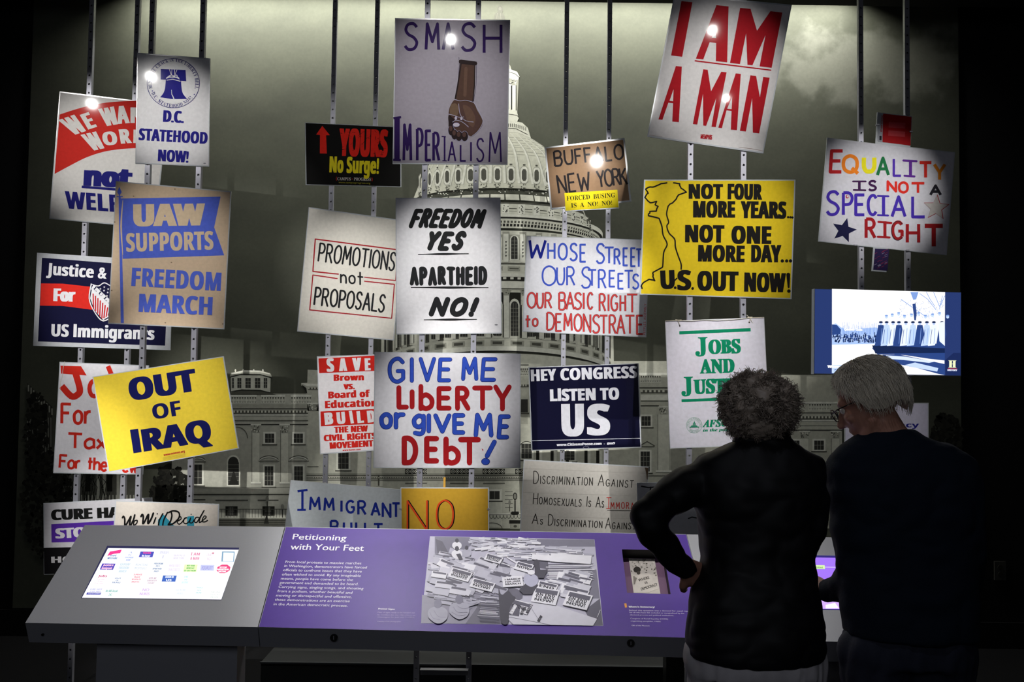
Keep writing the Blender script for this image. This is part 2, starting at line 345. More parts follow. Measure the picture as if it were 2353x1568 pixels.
# ------------------------------------------------------------------ the room
BLACK_WALL = mat('black_wall_paint', '0b0b0c', .75, noise_s=3, noise_a=.2, spec=.25)
CARPET = mat('dark_carpet', '070708', .95, noise_s=220, noise_a=.5, bump=.6, spec=.1)
CEIL = mat('black_ceiling_paint', '070707', .8, spec=.2)
BASE = mat('black_baseboard', '0d0d0e', .4)
WY = 6.0
def struct(mb, name, m): return prop(mb.build(name, m), kind='structure')
struct(MB().box((-6, -1.5, -.1), (6, WY + .2, 0)), 'floor', CARPET)
struct(MB().box((-6, WY, 0), (6, WY + .2, 4.7)), 'wall_back', BLACK_WALL)
struct(MB().box((-6.2, -1.5, 0), (-6, WY + .2, 4.7)), 'wall_left', BLACK_WALL)
struct(MB().box((6, -1.5, 0), (6.2, WY + .2, 4.7)), 'wall_right', BLACK_WALL)
struct(MB().box((-6, -1.7, 0), (6, -1.5, 4.7)), 'wall_front', BLACK_WALL)
zs = aty(1176, 3, 5.5).z
struct(MB().box((-6, -1.5, 4.5), (6, WY, 4.7)), 'ceiling', CEIL)
struct(MB().box((-6, 5.35, zs), (6, 5.5, 4.5)), 'trim_1', CEIL)
struct(MB().box((-6, WY - .015, 0), (6, WY, .16)), 'baseboard_back', BASE)
# ------------------------------------------------------------------ the printed mural on the back wall
mtl = aty(80, 4, WY).x; mtr = aty(2202, 300, WY).x
mur = empty('wall_mural', (0, WY - .01, .17), 'wall-sized sepia photo mural of a domed capitol building under a clouded sky', 'mural')
def skymat():
    m = bpy.data.materials.new('mural_sky'); m.use_nodes = True; nt = m.node_tree; b = nt.nodes['Principled BSDF']
    b.inputs['Roughness'].default_value = .7; b.inputs['Specular IOR Level'].default_value = .2
    tc = nt.nodes.new('ShaderNodeTexCoord'); mp = nt.nodes.new('ShaderNodeMapping'); mp.inputs['Scale'].default_value = (1, 1, 1.7)
    nt.links.new(tc.outputs['Object'], mp.inputs['Vector'])
    n = nt.nodes.new('ShaderNodeTexNoise'); n.inputs['Scale'].default_value = 1.5; n.inputs['Detail'].default_value = 9; n.inputs['Roughness'].default_value = .55
    nt.links.new(mp.outputs[0], n.inputs['Vector'])
    # printed cloud bank: noise inside a soft ellipse on the print
    cl = aty(1985, 150, WY)
    def dist(sx, sz, c):
        sub = nt.nodes.new('ShaderNodeVectorMath'); sub.operation = 'SUBTRACT'; sub.inputs[1].default_value = (c.x, 0, c.z)
        mul = nt.nodes.new('ShaderNodeVectorMath'); mul.operation = 'MULTIPLY'; mul.inputs[1].default_value = (sx, 0, sz)
        ln = nt.nodes.new('ShaderNodeVectorMath'); ln.operation = 'LENGTH'
        nt.links.new(tc.outputs['Object'], sub.inputs[0]); nt.links.new(sub.outputs[0], mul.inputs[0]); nt.links.new(mul.outputs[0], ln.inputs[0]); return ln.outputs['Value']
    d = dist(1 / .78, 1 / .27, cl)
    n2 = nt.nodes.new('ShaderNodeTexNoise'); n2.inputs['Scale'].default_value = 5.5; n2.inputs['Detail'].default_value = 10; nt.links.new(tc.outputs['Object'], n2.inputs['Vector'])
    ad = nt.nodes.new('ShaderNodeMath'); ad.operation = 'SUBTRACT'; nt.links.new(n2.outputs['Fac'], ad.inputs[0])
    sc = nt.nodes.new('ShaderNodeMath'); sc.operation = 'MULTIPLY'; sc.inputs[1].default_value = .45; nt.links.new(d, sc.inputs[0]); nt.links.new(sc.outputs[0], ad.inputs[1])
    mr = nt.nodes.new('ShaderNodeMapRange'); mr.interpolation_type = 'SMOOTHSTEP'; mr.inputs['From Min'].default_value = .02; mr.inputs['From Max'].default_value = .32; mr.inputs['To Max'].default_value = .12
    nt.links.new(ad.outputs[0], mr.inputs['Value'])
    r1 = nt.nodes.new('ShaderNodeValToRGB'); r1.color_ramp.elements[0].position = .3; r1.color_ramp.elements[1].position = .75
    r1.color_ramp.elements[0].color = (*lin('46483e'), 1); r1.color_ramp.elements[1].color = (*lin('57594c'), 1)
    nt.links.new(n.outputs['Fac'], r1.inputs['Fac'])
    mx = nt.nodes.new('ShaderNodeMix'); mx.data_type = 'RGBA'; nt.links.new(mr.outputs[0], mx.inputs['Factor']); nt.links.new(r1.outputs['Color'], mx.inputs[6]); mx.inputs[7].default_value = (*lin('e6e6d6'), 1)
    g = nt.nodes.new('ShaderNodeTexNoise'); g.inputs['Scale'].default_value = 60; g.inputs['Detail'].default_value = 4; nt.links.new(tc.outputs['Object'], g.inputs['Vector'])
    gr = nt.nodes.new('ShaderNodeMapRange'); gr.inputs['To Min'].default_value = .86; gr.inputs['To Max'].default_value = 1.14; nt.links.new(g.outputs['Fac'], gr.inputs['Value'])
    vs = nt.nodes.new('ShaderNodeVectorMath'); vs.operation = 'SCALE'; nt.links.new(mx.outputs[2], vs.inputs[0]); nt.links.new(gr.outputs[0], vs.inputs['Scale'])
    nt.links.new(vs.outputs[0], b.inputs['Base Color']); return m
MB().box((mtl, WY - .01, .17), (mtr, WY - .001, 4.5)).build('mural_sheet', skymat(), mur)
A = Art((0, WY - .0105, 0), (0, -1, 0), .00007); A.part = 'printed_building'
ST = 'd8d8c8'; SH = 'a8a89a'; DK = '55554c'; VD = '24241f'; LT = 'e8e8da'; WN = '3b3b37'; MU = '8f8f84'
# --- the wings first
def balus(x0, y0, x1, y1, n, slope=0):
    A.rect(x0, y0 - 4, x1, y1 + 3, ST, 3); dx = (x1 - x0) / n
    for i in range(n): A.rect(x0 + dx * (i + .22), y0, x0 + dx * (i + .78), y1, DK, 4); A.ell(x0 + dx * (i + .5), (y0 * .4 + y1 * .6), dx * .22, (y1 - y0) * .36, ST, 5, 8)
    A.rect(x0, y0 - 5, x1, y0 - 1, LT, 6)
def dentils(x0, x1, y, hh=5, st=8, lay=5, sl=0.):
    A.rect(x0, y, x1, y + hh, DK, lay)
    x = x0
    while x < x1 - st * .4: A.rect(x, y, min(x + st * .5, x1), y + hh * .7, ST, lay + 1); x += st
def win(x0, y0, x1, y1, nx=3, ny=4, col=WN, lay=4, fr=True):
    if fr: A.rect(x0 - 4, y0 - 4, x1 + 4, y1 + 4, LT, lay); A.rect(x0 - 7, y1 + 3, x1 + 7, y1 + 6, DK, lay)
    A.rect(x0, y0, x1, y1, col, lay + 1)
    for i in range(1, nx): xx = x0 + (x1 - x0) * i / nx; A.rect(xx - .5, y0, xx + .5, y1, MU, lay + 2)
    for i in range(1, ny): yy = y0 + (y1 - y0) * i / ny; A.rect(x0, yy - .5, x1, yy + .5, MU, lay + 2)
def capital(x, y, wd=22, hh=18):
    A.poly([(x - wd / 2, y), (x + wd / 2, y), (x + wd * .34, y + hh), (x - wd * .34, y + hh)], SH, 5); A.rect(x - wd * .55, y - 2, x + wd * .55, y + 1, LT, 6)
    rn = random.Random(int(x * 7 + y))
    for i in range(14): A.ell(x + rn.uniform(-.42, .42) * wd, y + rn.uniform(2, hh - 2), 1.5, 1.6, DK if i % 2 else LT, 7, 6)
def pil(x, y0, y1, wd=17): A.rect(x - wd / 2, y0, x + wd / 2, y1, ST, 3); A.rect(x - wd / 2 - 1, y0, x - wd / 2, y1, DK, 4); A.rect(x + wd / 2, y0, x + wd / 2 + 1, y1, SH, 4); A.rect(x - wd * .7, y1 - 4, x + wd * .7, y1, LT, 5); A.rect(x - wd * .7, y1, x + wd * .7, y1 + 1, DK, 6)
def pedi(x, y, hw, arch=True):
    if arch: A.ring(x, y + hw * .55, hw, hw * .62, 2.2, DK, 5, 14, 205, 335); A.ring(x, y + hw * .55 + 2, hw, hw * .62, 2, LT, 5, 14, 205, 335)
    else: A.line([(x - hw, y + 8), (x, y - 2), (x + hw, y + 8)], 2, DK, 5)
    A.rect(x - hw, y + 9, x + hw, y + 11, DK, 5)
# north wing (between the UAW and Save placards)
A.rect(395, 905, 735, 1212, 'bcbcae', 1)
balus(525, 913, 590, 925, 11); balus(600, 913, 655, 925, 9); balus(668, 913, 716, 925, 8)
A.rect(520, 930, 735, 945, SH, 3); A.rect(520, 939, 735, 941, VD, 4); dentils(520, 708, 944, 7, 8); A.rect(520, 953, 708, 955, LT, 6); A.rect(520, 966, 708, 968, DK, 5); A.rect(540, 975, 708, 977, VD, 5)
for x in (588, 654): pil(x, 990, 1112); capital(x, 977)
for x in (620, 686): win(x - 11, 997, x + 10, 1018, 3, 2)
for x in (618, 686): win(x - 10, 1072, x + 10, 1116, 3, 4); pedi(x, 1050, 24)
A.ring(545, 1008, 24, 26, 1.6, DK, 4, 14, 250, 360)
A.ell(536, 1062, 15, 16, LT, 4); A.rect(521, 1062, 551, 1118, LT, 4); A.ell(536, 1063, 12, 13, WN, 5); A.rect(524, 1063, 549, 1115, WN, 5)
for i in range(5): A.rect(524, 1068 + i * 9, 549, 1069 + i * 9, MU, 6)
A.poly([(526, 1114), (537, 1080), (548, 1114)], VD, 7)
win(446, 1068, 464, 1113, 2, 3); pedi(455, 1052, 18)
A.rect(440, 1120, 700, 1121, DK, 4); A.rect(440, 1133, 735, 1137, SH, 4); A.rect(440, 1136, 735, 1138, VD, 5); A.rect(495, 1149, 570, 1151, VD, 5); A.rect(592, 1149, 640, 1151, VD, 5); A.rect(442, 1148, 472, 1150, VD, 5)
for i, x in enumerate((532, 617)): A.rect(x - 14, 1164, x + 14, 1186, VD, 5); win(x - 8, 1166, x + 6, 1184, 3, 2, lay=6, fr=False)
A.rect(500, 1192, 735, 1212, '55554c', 5)
for y in (1196, 1201, 1206): A.rect(500, y, 735, y + 1, VD, 6)
for i in range(34): A.rect(502 + i * 7, 1171, 503 + i * 7, 1190, DK, 6)
A.rect(500, 1170, 735, 1171.5, DK, 7)
A.rect(613, 1140, 615, 1190, VD, 8); A.ell(614, 1147, 4, 6, MU, 9); A.poly([(606, 1204), (613, 1180), (618, 1204)], VD, 8); A.rect(648, 1160, 650, 1190, VD, 8); A.ell(649, 1165, 4, 6, MU, 9)
# the lantern on the north wing
A.poly([(512, 909), (540, 898), (610, 900), (636, 908)], '5a5a50', 2)
A.poly([(530, 862), (622, 864), (621, 902), (600, 897), (555, 895), (531, 902)], ST, 3)
A.poly([(528, 866), (531, 857), (560, 852), (600, 853), (622, 859), (625, 868), (600, 862), (555, 860)], SH, 4); A.line([(529, 867), (556, 860), (598, 861), (625, 869)], 2.4, VD, 5)
A.poly([(532, 858), (560, 851), (598, 852), (620, 858), (620, 861), (598, 856), (560, 855), (532, 862)], LT, 5)
for x in (541, 559, 583, 604): A.ell(x, 852, 2, 3.5, LT, 6, 8)
for x, w_ in ((535, 5), (550, 9), (570, 12), (592, 12), (610, 8)): win(x - w_ / 2, 869, x + w_ / 2, 892, 2, 3, lay=5, fr=False)
A.line([(531, 900), (556, 896), (598, 897), (621, 903)], 1.6, VD, 6)
# central block
A.poly([(707, 850), (730, 851), (735, 880), (735, 1212), (706, 1212), (704, 925), (704, 892), (692, 886), (692, 881), (706, 880)], 'c4c4b4', 2)
A.poly([(692, 881), (735, 883), (735, 889), (705, 888)], LT, 4); A.poly([(693, 884), (704, 892), (706, 906), (703, 902)], VD, 3); dentils(708, 735, 891, 5, 7)
A.rect(706, 925, 735, 1212, 'c8c8b8', 3); capital(719, 928, 24, 16); A.rect(706, 1072, 732, 1074, DK, 5)
A.rect(730, 830, 1535, 1215, 'c8c8b8', 1)
for (x0, y0, x1, y1) in ((777, 1040, 801, 1078), (1198, 1020, 1222, 1054), (1291, 1037, 1320, 1058)): win(x0, y0, x1, y1, 3, 3)
A.ell(1210, 1030, 14, 12, LT, 3); A.ell(1210, 1031, 11, 9, WN, 6); A.ring(1210, 1030, 16, 15, 2, DK, 7, 14, 180, 360)
A.rect(1197, 918, 1213, 948, WN, 5); A.rect(1197, 952, 1213, 975, SH, 5); A.rect(1197, 949, 1216, 952, DK, 6)
balus(1195, 847, 1214, 862, 4); A.rect(1195, 838, 1215, 840, DK, 5); dentils(1195, 1215, 884, 6, 6)
A.rect(704, 1088, 1215, 1092, SH, 4); A.rect(704, 1092, 1215, 1094, DK, 5)
A.rect(704, 1096, 1215, 1102, MU, 4); dentils(720, 1200, 1097, 3, 4); A.rect(704, 1103, 1215, 1105, DK, 5)
for (a, b_) in ((931, 981), (1035, 1085), (1109, 1160), (1184, 1215)):
    A.rect(a, 1078, b_, 1090, VD, 5)
    for i in range(int((b_ - a) / 10)): A.ring(a + 6 + i * 10, 1084, 4, 4, 1.2, ST, 6, 8); A.ell(a + 6 + i * 10, 1084, 1.4, 1.4, LT, 7, 6)
for (a, b_) in ((931, 981), (1034, 1084), (1110, 1160)): A.rect(a, 1110, b_, 1112, DK, 5)
A.rect(866, 1090, 880, 1118, ST, 4); A.rect(868, 1092, 872, 1117, DK, 5)
win(1125, 1129, 1148, 1148, 2, 1); A.rect(1118, 1124, 1154, 1213, ST, 3)
for y in range(1130, 1170, 9): A.rect(1160, y, 1178, y + 1, DK, 5)
A.rect(1124, 1180, 1215, 1183, LT, 5); A.rect(1124, 1183, 1215, 1184, DK, 6)
for i in range(9): A.ring(1129 + i * 8, 1184, 4, 8, 1.2, DK, 6, 8, 0, 180)
A.rect(1182, 1150, 1185, 1178, VD, 8); A.ell(1183.5, 1141, 5, 9, VD, 8, 12); A.ell(1183.5, 1141, 3.2, 6.5, MU, 9, 12); A.rect(1176, 1176, 1192, 1181, VD, 8); A.ell(1183, 1180, 10, 4, VD, 8)
A.rect(1170, 1150, 1172, 1176, DK, 8); A.ell(1171, 1156, 3, 6, MU, 9, 10)
A.rect(1170, 1196, 1196, 1204, VD, 6); A.rect(1172, 1204, 1194, 1216, SH, 6); A.ell(1184, 1210, 4, 3, DK, 7); A.ring(1130, 1216, 24, 14, 1.5, DK, 5, 14, 180, 360)
for x in (1232, 1265, 1300, 1343, 1370): A.rect(x, 1036, x + 7, 1065, VD, 4); A.rect(x + 8, 1036, x + 14, 1065, LT, 4)
# south wing
A.rect(1465, 862, 1935, 1215, 'c0c0b0', 2)
balus(1471, 864, 1519, 877, 9); A.rect(1466, 857, 1536, 862, LT, 5); A.rect(1466, 890, 1536, 893, DK, 5); dentils(1472, 1535, 897, 7, 10); A.rect(1472, 908, 1536, 920, LT, 3); A.rect(1472, 921, 1536, 923, DK, 4)
A.rect(1472, 932, 1514, 934, VD, 4); capital(1524, 936, 20, 16); pil(1525, 953, 1085, 26); win(1474, 957, 1495, 979, 3, 2); pedi(1487, 1017, 17, False); win(1472, 1038, 1493, 1084, 3, 4); A.rect(1465, 1093, 1560, 1095, DK, 4)
A.rect(1541, 1030, 1580, 1085, SH, 3)
for x0, x1, n in ((1822, 1842, 4), (1858, 1911, 9)): balus(x0, 929, x1, 941, n)
A.rect(1815, 924, 1935, 928, LT, 5); A.rect(1815, 948, 1935, 950, DK, 5); dentils(1816, 1935, 957, 7, 8); A.rect(1815, 966, 1935, 968, LT, 5); A.rect(1815, 978, 1935, 979, DK, 5); A.rect(1815, 988, 1935, 990, VD, 5)
for x in (1849, 1920): pil(x, 1008, 1090, 18); capital(x, 992, 22, 15)
for x in (1882, 1826): win(x - 11, 1013, x + 11, 1034, 3, 2)
A.rect(1815, 1085, 1935, 1215, SH, 4)
# --- dome, drawn as rings seen from below
DX = 1143.
def rg(R, yc, drop, t): return (DX + R * sin(radians(t)), yc + drop * (1 - cos(radians(t))))
def band(R0_, y0, d0, R1_, y1, d1, col, lay, a=90, n=36):
    P = [rg(R0_, y0, d0, -a + 2 * a * i / n) for i in range(n + 1)]; Q = [rg(R1_, y1, d1, -a + 2 * a * i / n) for i in range(n + 1)]
    A.raw(P + Q, [(i, i + 1, n + 2 + i, n + 1 + i) for i in range(n)], col, lay)
def cell(R0_, y0, d0, R1_, y1, d1, t0, t1, col, lay): A.poly([rg(R0_, y0, d0, t0), rg(R0_, y0, d0, t1), rg(R1_, y1, d1, t1), rg(R1_, y1, d1, t0)], col, lay)
# base steps and the lower colonnade
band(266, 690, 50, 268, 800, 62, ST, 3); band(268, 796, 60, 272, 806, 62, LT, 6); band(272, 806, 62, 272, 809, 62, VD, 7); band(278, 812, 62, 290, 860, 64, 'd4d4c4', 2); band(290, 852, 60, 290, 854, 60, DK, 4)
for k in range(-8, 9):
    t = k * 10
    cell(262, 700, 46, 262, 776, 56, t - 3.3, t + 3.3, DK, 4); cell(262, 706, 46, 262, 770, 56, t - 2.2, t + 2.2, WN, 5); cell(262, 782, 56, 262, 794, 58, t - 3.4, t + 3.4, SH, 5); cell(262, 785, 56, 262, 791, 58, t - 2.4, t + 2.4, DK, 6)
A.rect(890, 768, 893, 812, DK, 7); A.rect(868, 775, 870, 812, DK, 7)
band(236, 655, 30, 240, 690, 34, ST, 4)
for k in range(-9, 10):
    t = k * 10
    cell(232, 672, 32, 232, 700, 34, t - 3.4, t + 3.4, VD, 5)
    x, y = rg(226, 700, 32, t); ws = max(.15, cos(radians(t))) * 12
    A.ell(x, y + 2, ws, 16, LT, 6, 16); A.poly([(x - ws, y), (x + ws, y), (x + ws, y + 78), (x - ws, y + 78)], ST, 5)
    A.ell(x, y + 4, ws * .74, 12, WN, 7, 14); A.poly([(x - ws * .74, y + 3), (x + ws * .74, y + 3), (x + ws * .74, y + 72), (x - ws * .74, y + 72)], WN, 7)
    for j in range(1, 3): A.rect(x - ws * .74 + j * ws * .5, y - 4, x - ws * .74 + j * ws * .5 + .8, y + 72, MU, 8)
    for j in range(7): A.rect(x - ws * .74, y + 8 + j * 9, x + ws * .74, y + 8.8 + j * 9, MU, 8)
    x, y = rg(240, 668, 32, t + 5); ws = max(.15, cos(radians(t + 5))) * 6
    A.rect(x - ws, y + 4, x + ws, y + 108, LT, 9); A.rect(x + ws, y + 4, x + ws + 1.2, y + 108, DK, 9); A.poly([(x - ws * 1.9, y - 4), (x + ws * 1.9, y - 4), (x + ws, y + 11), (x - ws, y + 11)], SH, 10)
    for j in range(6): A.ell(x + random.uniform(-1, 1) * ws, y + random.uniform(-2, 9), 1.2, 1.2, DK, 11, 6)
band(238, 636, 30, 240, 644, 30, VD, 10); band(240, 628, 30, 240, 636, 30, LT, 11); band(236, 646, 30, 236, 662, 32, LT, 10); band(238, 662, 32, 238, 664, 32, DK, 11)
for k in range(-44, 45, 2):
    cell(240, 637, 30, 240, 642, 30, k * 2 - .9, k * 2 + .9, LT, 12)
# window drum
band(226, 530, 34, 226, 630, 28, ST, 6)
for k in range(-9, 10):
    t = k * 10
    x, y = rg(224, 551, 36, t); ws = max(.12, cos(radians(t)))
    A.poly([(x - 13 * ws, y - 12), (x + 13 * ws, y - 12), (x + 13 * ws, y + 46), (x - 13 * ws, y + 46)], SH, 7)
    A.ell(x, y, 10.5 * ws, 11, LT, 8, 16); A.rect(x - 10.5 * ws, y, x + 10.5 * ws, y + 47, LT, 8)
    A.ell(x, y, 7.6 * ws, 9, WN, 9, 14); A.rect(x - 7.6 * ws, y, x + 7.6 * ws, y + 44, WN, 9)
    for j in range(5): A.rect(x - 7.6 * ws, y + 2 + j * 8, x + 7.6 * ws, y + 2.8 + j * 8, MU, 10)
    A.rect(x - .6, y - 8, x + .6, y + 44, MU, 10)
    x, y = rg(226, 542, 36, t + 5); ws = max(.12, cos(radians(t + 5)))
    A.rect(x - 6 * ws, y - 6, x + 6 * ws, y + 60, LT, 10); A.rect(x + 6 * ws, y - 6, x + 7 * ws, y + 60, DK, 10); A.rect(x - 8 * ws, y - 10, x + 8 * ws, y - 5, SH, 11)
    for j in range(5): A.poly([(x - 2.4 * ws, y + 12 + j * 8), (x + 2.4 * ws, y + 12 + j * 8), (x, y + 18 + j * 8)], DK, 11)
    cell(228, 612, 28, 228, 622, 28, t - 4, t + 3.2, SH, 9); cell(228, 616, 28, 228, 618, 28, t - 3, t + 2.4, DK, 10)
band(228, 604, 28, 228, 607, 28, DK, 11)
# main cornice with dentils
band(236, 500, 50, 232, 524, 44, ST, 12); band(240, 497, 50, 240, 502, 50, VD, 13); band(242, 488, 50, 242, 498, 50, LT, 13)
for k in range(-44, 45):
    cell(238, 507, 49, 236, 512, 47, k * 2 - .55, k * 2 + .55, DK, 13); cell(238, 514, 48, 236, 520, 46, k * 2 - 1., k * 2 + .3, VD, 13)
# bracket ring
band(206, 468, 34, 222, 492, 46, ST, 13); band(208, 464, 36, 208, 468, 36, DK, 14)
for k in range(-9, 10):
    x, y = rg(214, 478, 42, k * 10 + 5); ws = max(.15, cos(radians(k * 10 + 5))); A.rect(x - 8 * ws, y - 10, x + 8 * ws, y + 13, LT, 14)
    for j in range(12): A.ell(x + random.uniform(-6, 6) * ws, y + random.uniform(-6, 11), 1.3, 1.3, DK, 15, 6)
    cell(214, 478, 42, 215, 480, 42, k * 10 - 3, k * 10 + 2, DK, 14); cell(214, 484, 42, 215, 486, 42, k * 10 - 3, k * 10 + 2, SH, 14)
# shell of the dome
prof = [(286, 34, 5), (300, 58, 8), (317, 72, 12), (326, 88, 15), (337, 104, 18), (352, 126, 22), (368, 146, 26), (384, 160, 28), (405, 172, 30), (430, 182, 32), (455, 192, 34), (468, 200, 36)]
for i in range(len(prof) - 1):
    (y0, r0, d0), (y1, r1, d1) = prof[i], prof[i + 1]; band(r0, y0 - d0, d0, r1, y1 - d1, d1, 'd2d2c0', 16)
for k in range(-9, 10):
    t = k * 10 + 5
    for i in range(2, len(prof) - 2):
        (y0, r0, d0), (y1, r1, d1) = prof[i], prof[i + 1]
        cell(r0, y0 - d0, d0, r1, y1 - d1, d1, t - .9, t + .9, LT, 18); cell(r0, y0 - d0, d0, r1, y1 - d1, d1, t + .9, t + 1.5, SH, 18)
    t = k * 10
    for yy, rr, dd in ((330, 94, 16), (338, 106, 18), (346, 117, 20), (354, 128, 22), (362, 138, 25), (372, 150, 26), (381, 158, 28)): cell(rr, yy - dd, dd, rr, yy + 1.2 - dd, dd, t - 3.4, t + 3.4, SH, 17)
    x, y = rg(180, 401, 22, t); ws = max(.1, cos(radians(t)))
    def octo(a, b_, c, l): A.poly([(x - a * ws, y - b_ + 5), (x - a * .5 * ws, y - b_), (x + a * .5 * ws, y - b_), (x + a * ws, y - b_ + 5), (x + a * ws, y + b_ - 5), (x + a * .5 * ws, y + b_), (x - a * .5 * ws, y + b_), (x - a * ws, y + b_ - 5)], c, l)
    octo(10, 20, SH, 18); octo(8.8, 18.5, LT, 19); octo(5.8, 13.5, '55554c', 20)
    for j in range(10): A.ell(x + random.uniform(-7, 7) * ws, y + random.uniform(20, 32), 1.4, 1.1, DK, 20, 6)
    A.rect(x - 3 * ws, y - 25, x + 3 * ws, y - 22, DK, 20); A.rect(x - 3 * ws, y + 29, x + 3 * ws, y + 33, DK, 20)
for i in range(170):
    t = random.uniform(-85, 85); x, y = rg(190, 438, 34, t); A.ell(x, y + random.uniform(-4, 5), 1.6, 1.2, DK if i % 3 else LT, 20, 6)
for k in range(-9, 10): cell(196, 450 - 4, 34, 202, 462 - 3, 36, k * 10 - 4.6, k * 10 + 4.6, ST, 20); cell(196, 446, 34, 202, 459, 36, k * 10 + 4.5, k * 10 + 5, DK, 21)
# balustrade under the lantern, lantern, statue
A.poly([(1086, 288), (1104, 276), (1160, 274), (1200, 282), (1213, 294), (1220, 318), (1190, 305), (1100, 303)], ST, 19)
A.line([(1150, 281), (1184, 284), (1203, 291), (1214, 300)], 2, LT, 21); A.line([(1150, 293), (1186, 296), (1212, 309)], 1.5, DK, 21)
for i in range(14): A.rect(1150 + i * 4.4, 284 + max(0, i - 7) * 1.2, 1151.6 + i * 4.4, 292 + max(0, i - 7) * 1.4, DK, 21)
A.poly([(1100, 280), (1104, 168), (1172, 160), (1192, 176), (1188, 280)], SH, 17); A.poly([(1166, 250), (1187, 254), (1192, 272), (1188, 280), (1160, 278)], ST, 19); A.line([(1166, 262), (1188, 265), (1192, 270)], 1.5, DK, 20)
A.rect(1170, 190, 1174, 252, LT, 20); A.rect(1177, 196, 1185, 254, LT, 20); A.rect(1174, 196, 1177, 252, VD, 20); A.rect(1185, 196, 1187, 254, DK, 20)
A.poly([(1150, 158), (1172, 159), (1188, 165), (1194, 176), (1190, 184), (1170, 180)], LT, 20); A.line([(1166, 164), (1184, 170), (1193, 178)], 1.6, DK, 21)
for i in range(16): A.ell(random.uniform(1171, 1187), random.uniform(180, 196), 1.6, 1.4, DK if i % 2 else LT, 21, 6)
A.poly([(1168, 158), (1169, 146), (1173, 152), (1175, 160)], SH, 19)
A.poly([(1134, 47), (1137, 33), (1144, 26), (1143, 20), (1145, 13), (1150, 12), (1155, 17), (1156, 25), (1154, 28), (1159, 36), (1161, 48)], '4a4a42', 16); A.line([(1141, 44), (1143, 30)], 1.2, DK, 17); A.line([(1151, 44), (1150, 30)], 1.5, DK, 17); A.ell(1149, 20, 3.4, 4, DK, 17, 10)
# trees at the sides
def tree(cx_, cy_, rx, ry, n, lay, seed):
    rn = random.Random(seed)
    for i in range(n):
        a = rn.uniform(0, 2 * pi); r = sqrt(rn.random()); x = cx_ + rx * r * cos(a); y = cy_ + ry * r * sin(a); q = rn.uniform(3, 9)
        A.poly([(x + q * rn.uniform(.5, 1.2) * cos(2 * pi * j / 7), y + q * rn.uniform(.5, 1.2) * sin(2 * pi * j / 7)) for j in range(7)], rn.choice(['1d1d18', '25251f', '161612', '2b2b24']), lay)
tree(392, 1150, 48, 80, 420, 14, 1); tree(110, 1160, 60, 130, 520, 14, 2); tree(84, 1010, 26, 110, 260, 13, 3); tree(330, 1190, 60, 40, 200, 13, 4); tree(2175, 1010, 34, 60, 300, 14, 5); tree(2170, 1130, 50, 90, 420, 14, 6)
A.poly([(62, 880), (120, 935), (120, 1060), (62, 1060)], '3c3c35', 10)
for i in range(10): A.rect(64 + i * 6, 885 + i * 6, 67 + i * 6, 900 + i * 6, SH, 11); A.rect(62 + i * 6, 960, 64 + i * 6, 1040, MU, 11)
A.rect(140, 1085, 320, 1160, '6a6a60', 9)
for x in (196, 246): A.rect(x, 1088, x + 12, 1130, VD, 11)
for x in (222, 236, 268): A.rect(x, 1085, x + 7, 1148, ST, 11)
for i in range(16): A.rect(186 + i * 8, 1138, 189 + i * 8, 1156, ST, 12)
for i in range(40):
    rn = random.Random(i); x = rn.uniform(130, 250); A.line([(x, 1160), (x + rn.uniform(-12, 12), 1120), (x + rn.uniform(-25, 25), 1088)], 1.2, VD, 13)
A.build(mur, INK_MURAL)
# ------------------------------------------------------------------ perforated steel uprights
STEEL = mat('zinc_steel', '9a9a9f', .38, .85, noise_s=9, noise_a=.12)
STEEL_D = mat('dark_steel', '96969f', .42, .5, noise_s=9, noise_a=.15)
HW = .0122; PT = .0465
def perforated_mesh(z0, z1):
    V = []; F = []; t = .0022; n = int((z1 - z0) / PT); a = HW
    def q(*P): k = len(V); V.extend(P); F.append(tuple(range(k, k + len(P))))
    for s_, yy in ((1, -HW), (-1, HW)):
        for i in range(n):
            c = z0 + (i + .5) * PT; r = .0052; h = PT / 2
            O = []; I = []
            for j in range(8):
                an = radians(22.5 + 45 * j); I.append((r * cos(an), c + r * sin(an)))
            O = [(a, c + r), (r, c + h), (-r, c + h), (-a, c + r), (-a, c - r), (-r, c - h), (r, c - h), (a, c - r)]
            k = len(V); V.extend([(x, yy, z) for x, z in O] + [(x, yy, z) for x, z in I] + [(x, yy + s_ * t, z) for x, z in I])
            for j in range(8):
                F.append((k + j, k + (j + 1) % 8, k + 8 + (j + 1) % 8, k + 8 + j)); F.append((k + 8 + j, k + 8 + (j + 1) % 8, k + 16 + (j + 1) % 8, k + 16 + j))
            # corners of the cell
            for (x, z, i0, i1) in ((a, c + h, 0, 1), (-a, c + h, 2, 3), (-a, c - h, 4, 5), (a, c - h, 6, 7)):
                k2 = len(V); V.append((x, yy, z)); F.append((k + i0, k2, k + i1))
    zt = z0 + n * PT
    for x in (-a, a): q((x, -HW, z0), (x, HW, z0), (x, HW, zt), (x, -HW, zt))
    me = bpy.data.meshes.new('perforated_upright'); me.from_pydata(V, [], F); me.update(); return me
ME_UP = perforated_mesh(0, 4.49); ME_UP.materials.append(STEEL_D)
ME_SH = perforated_mesh(0, .60)
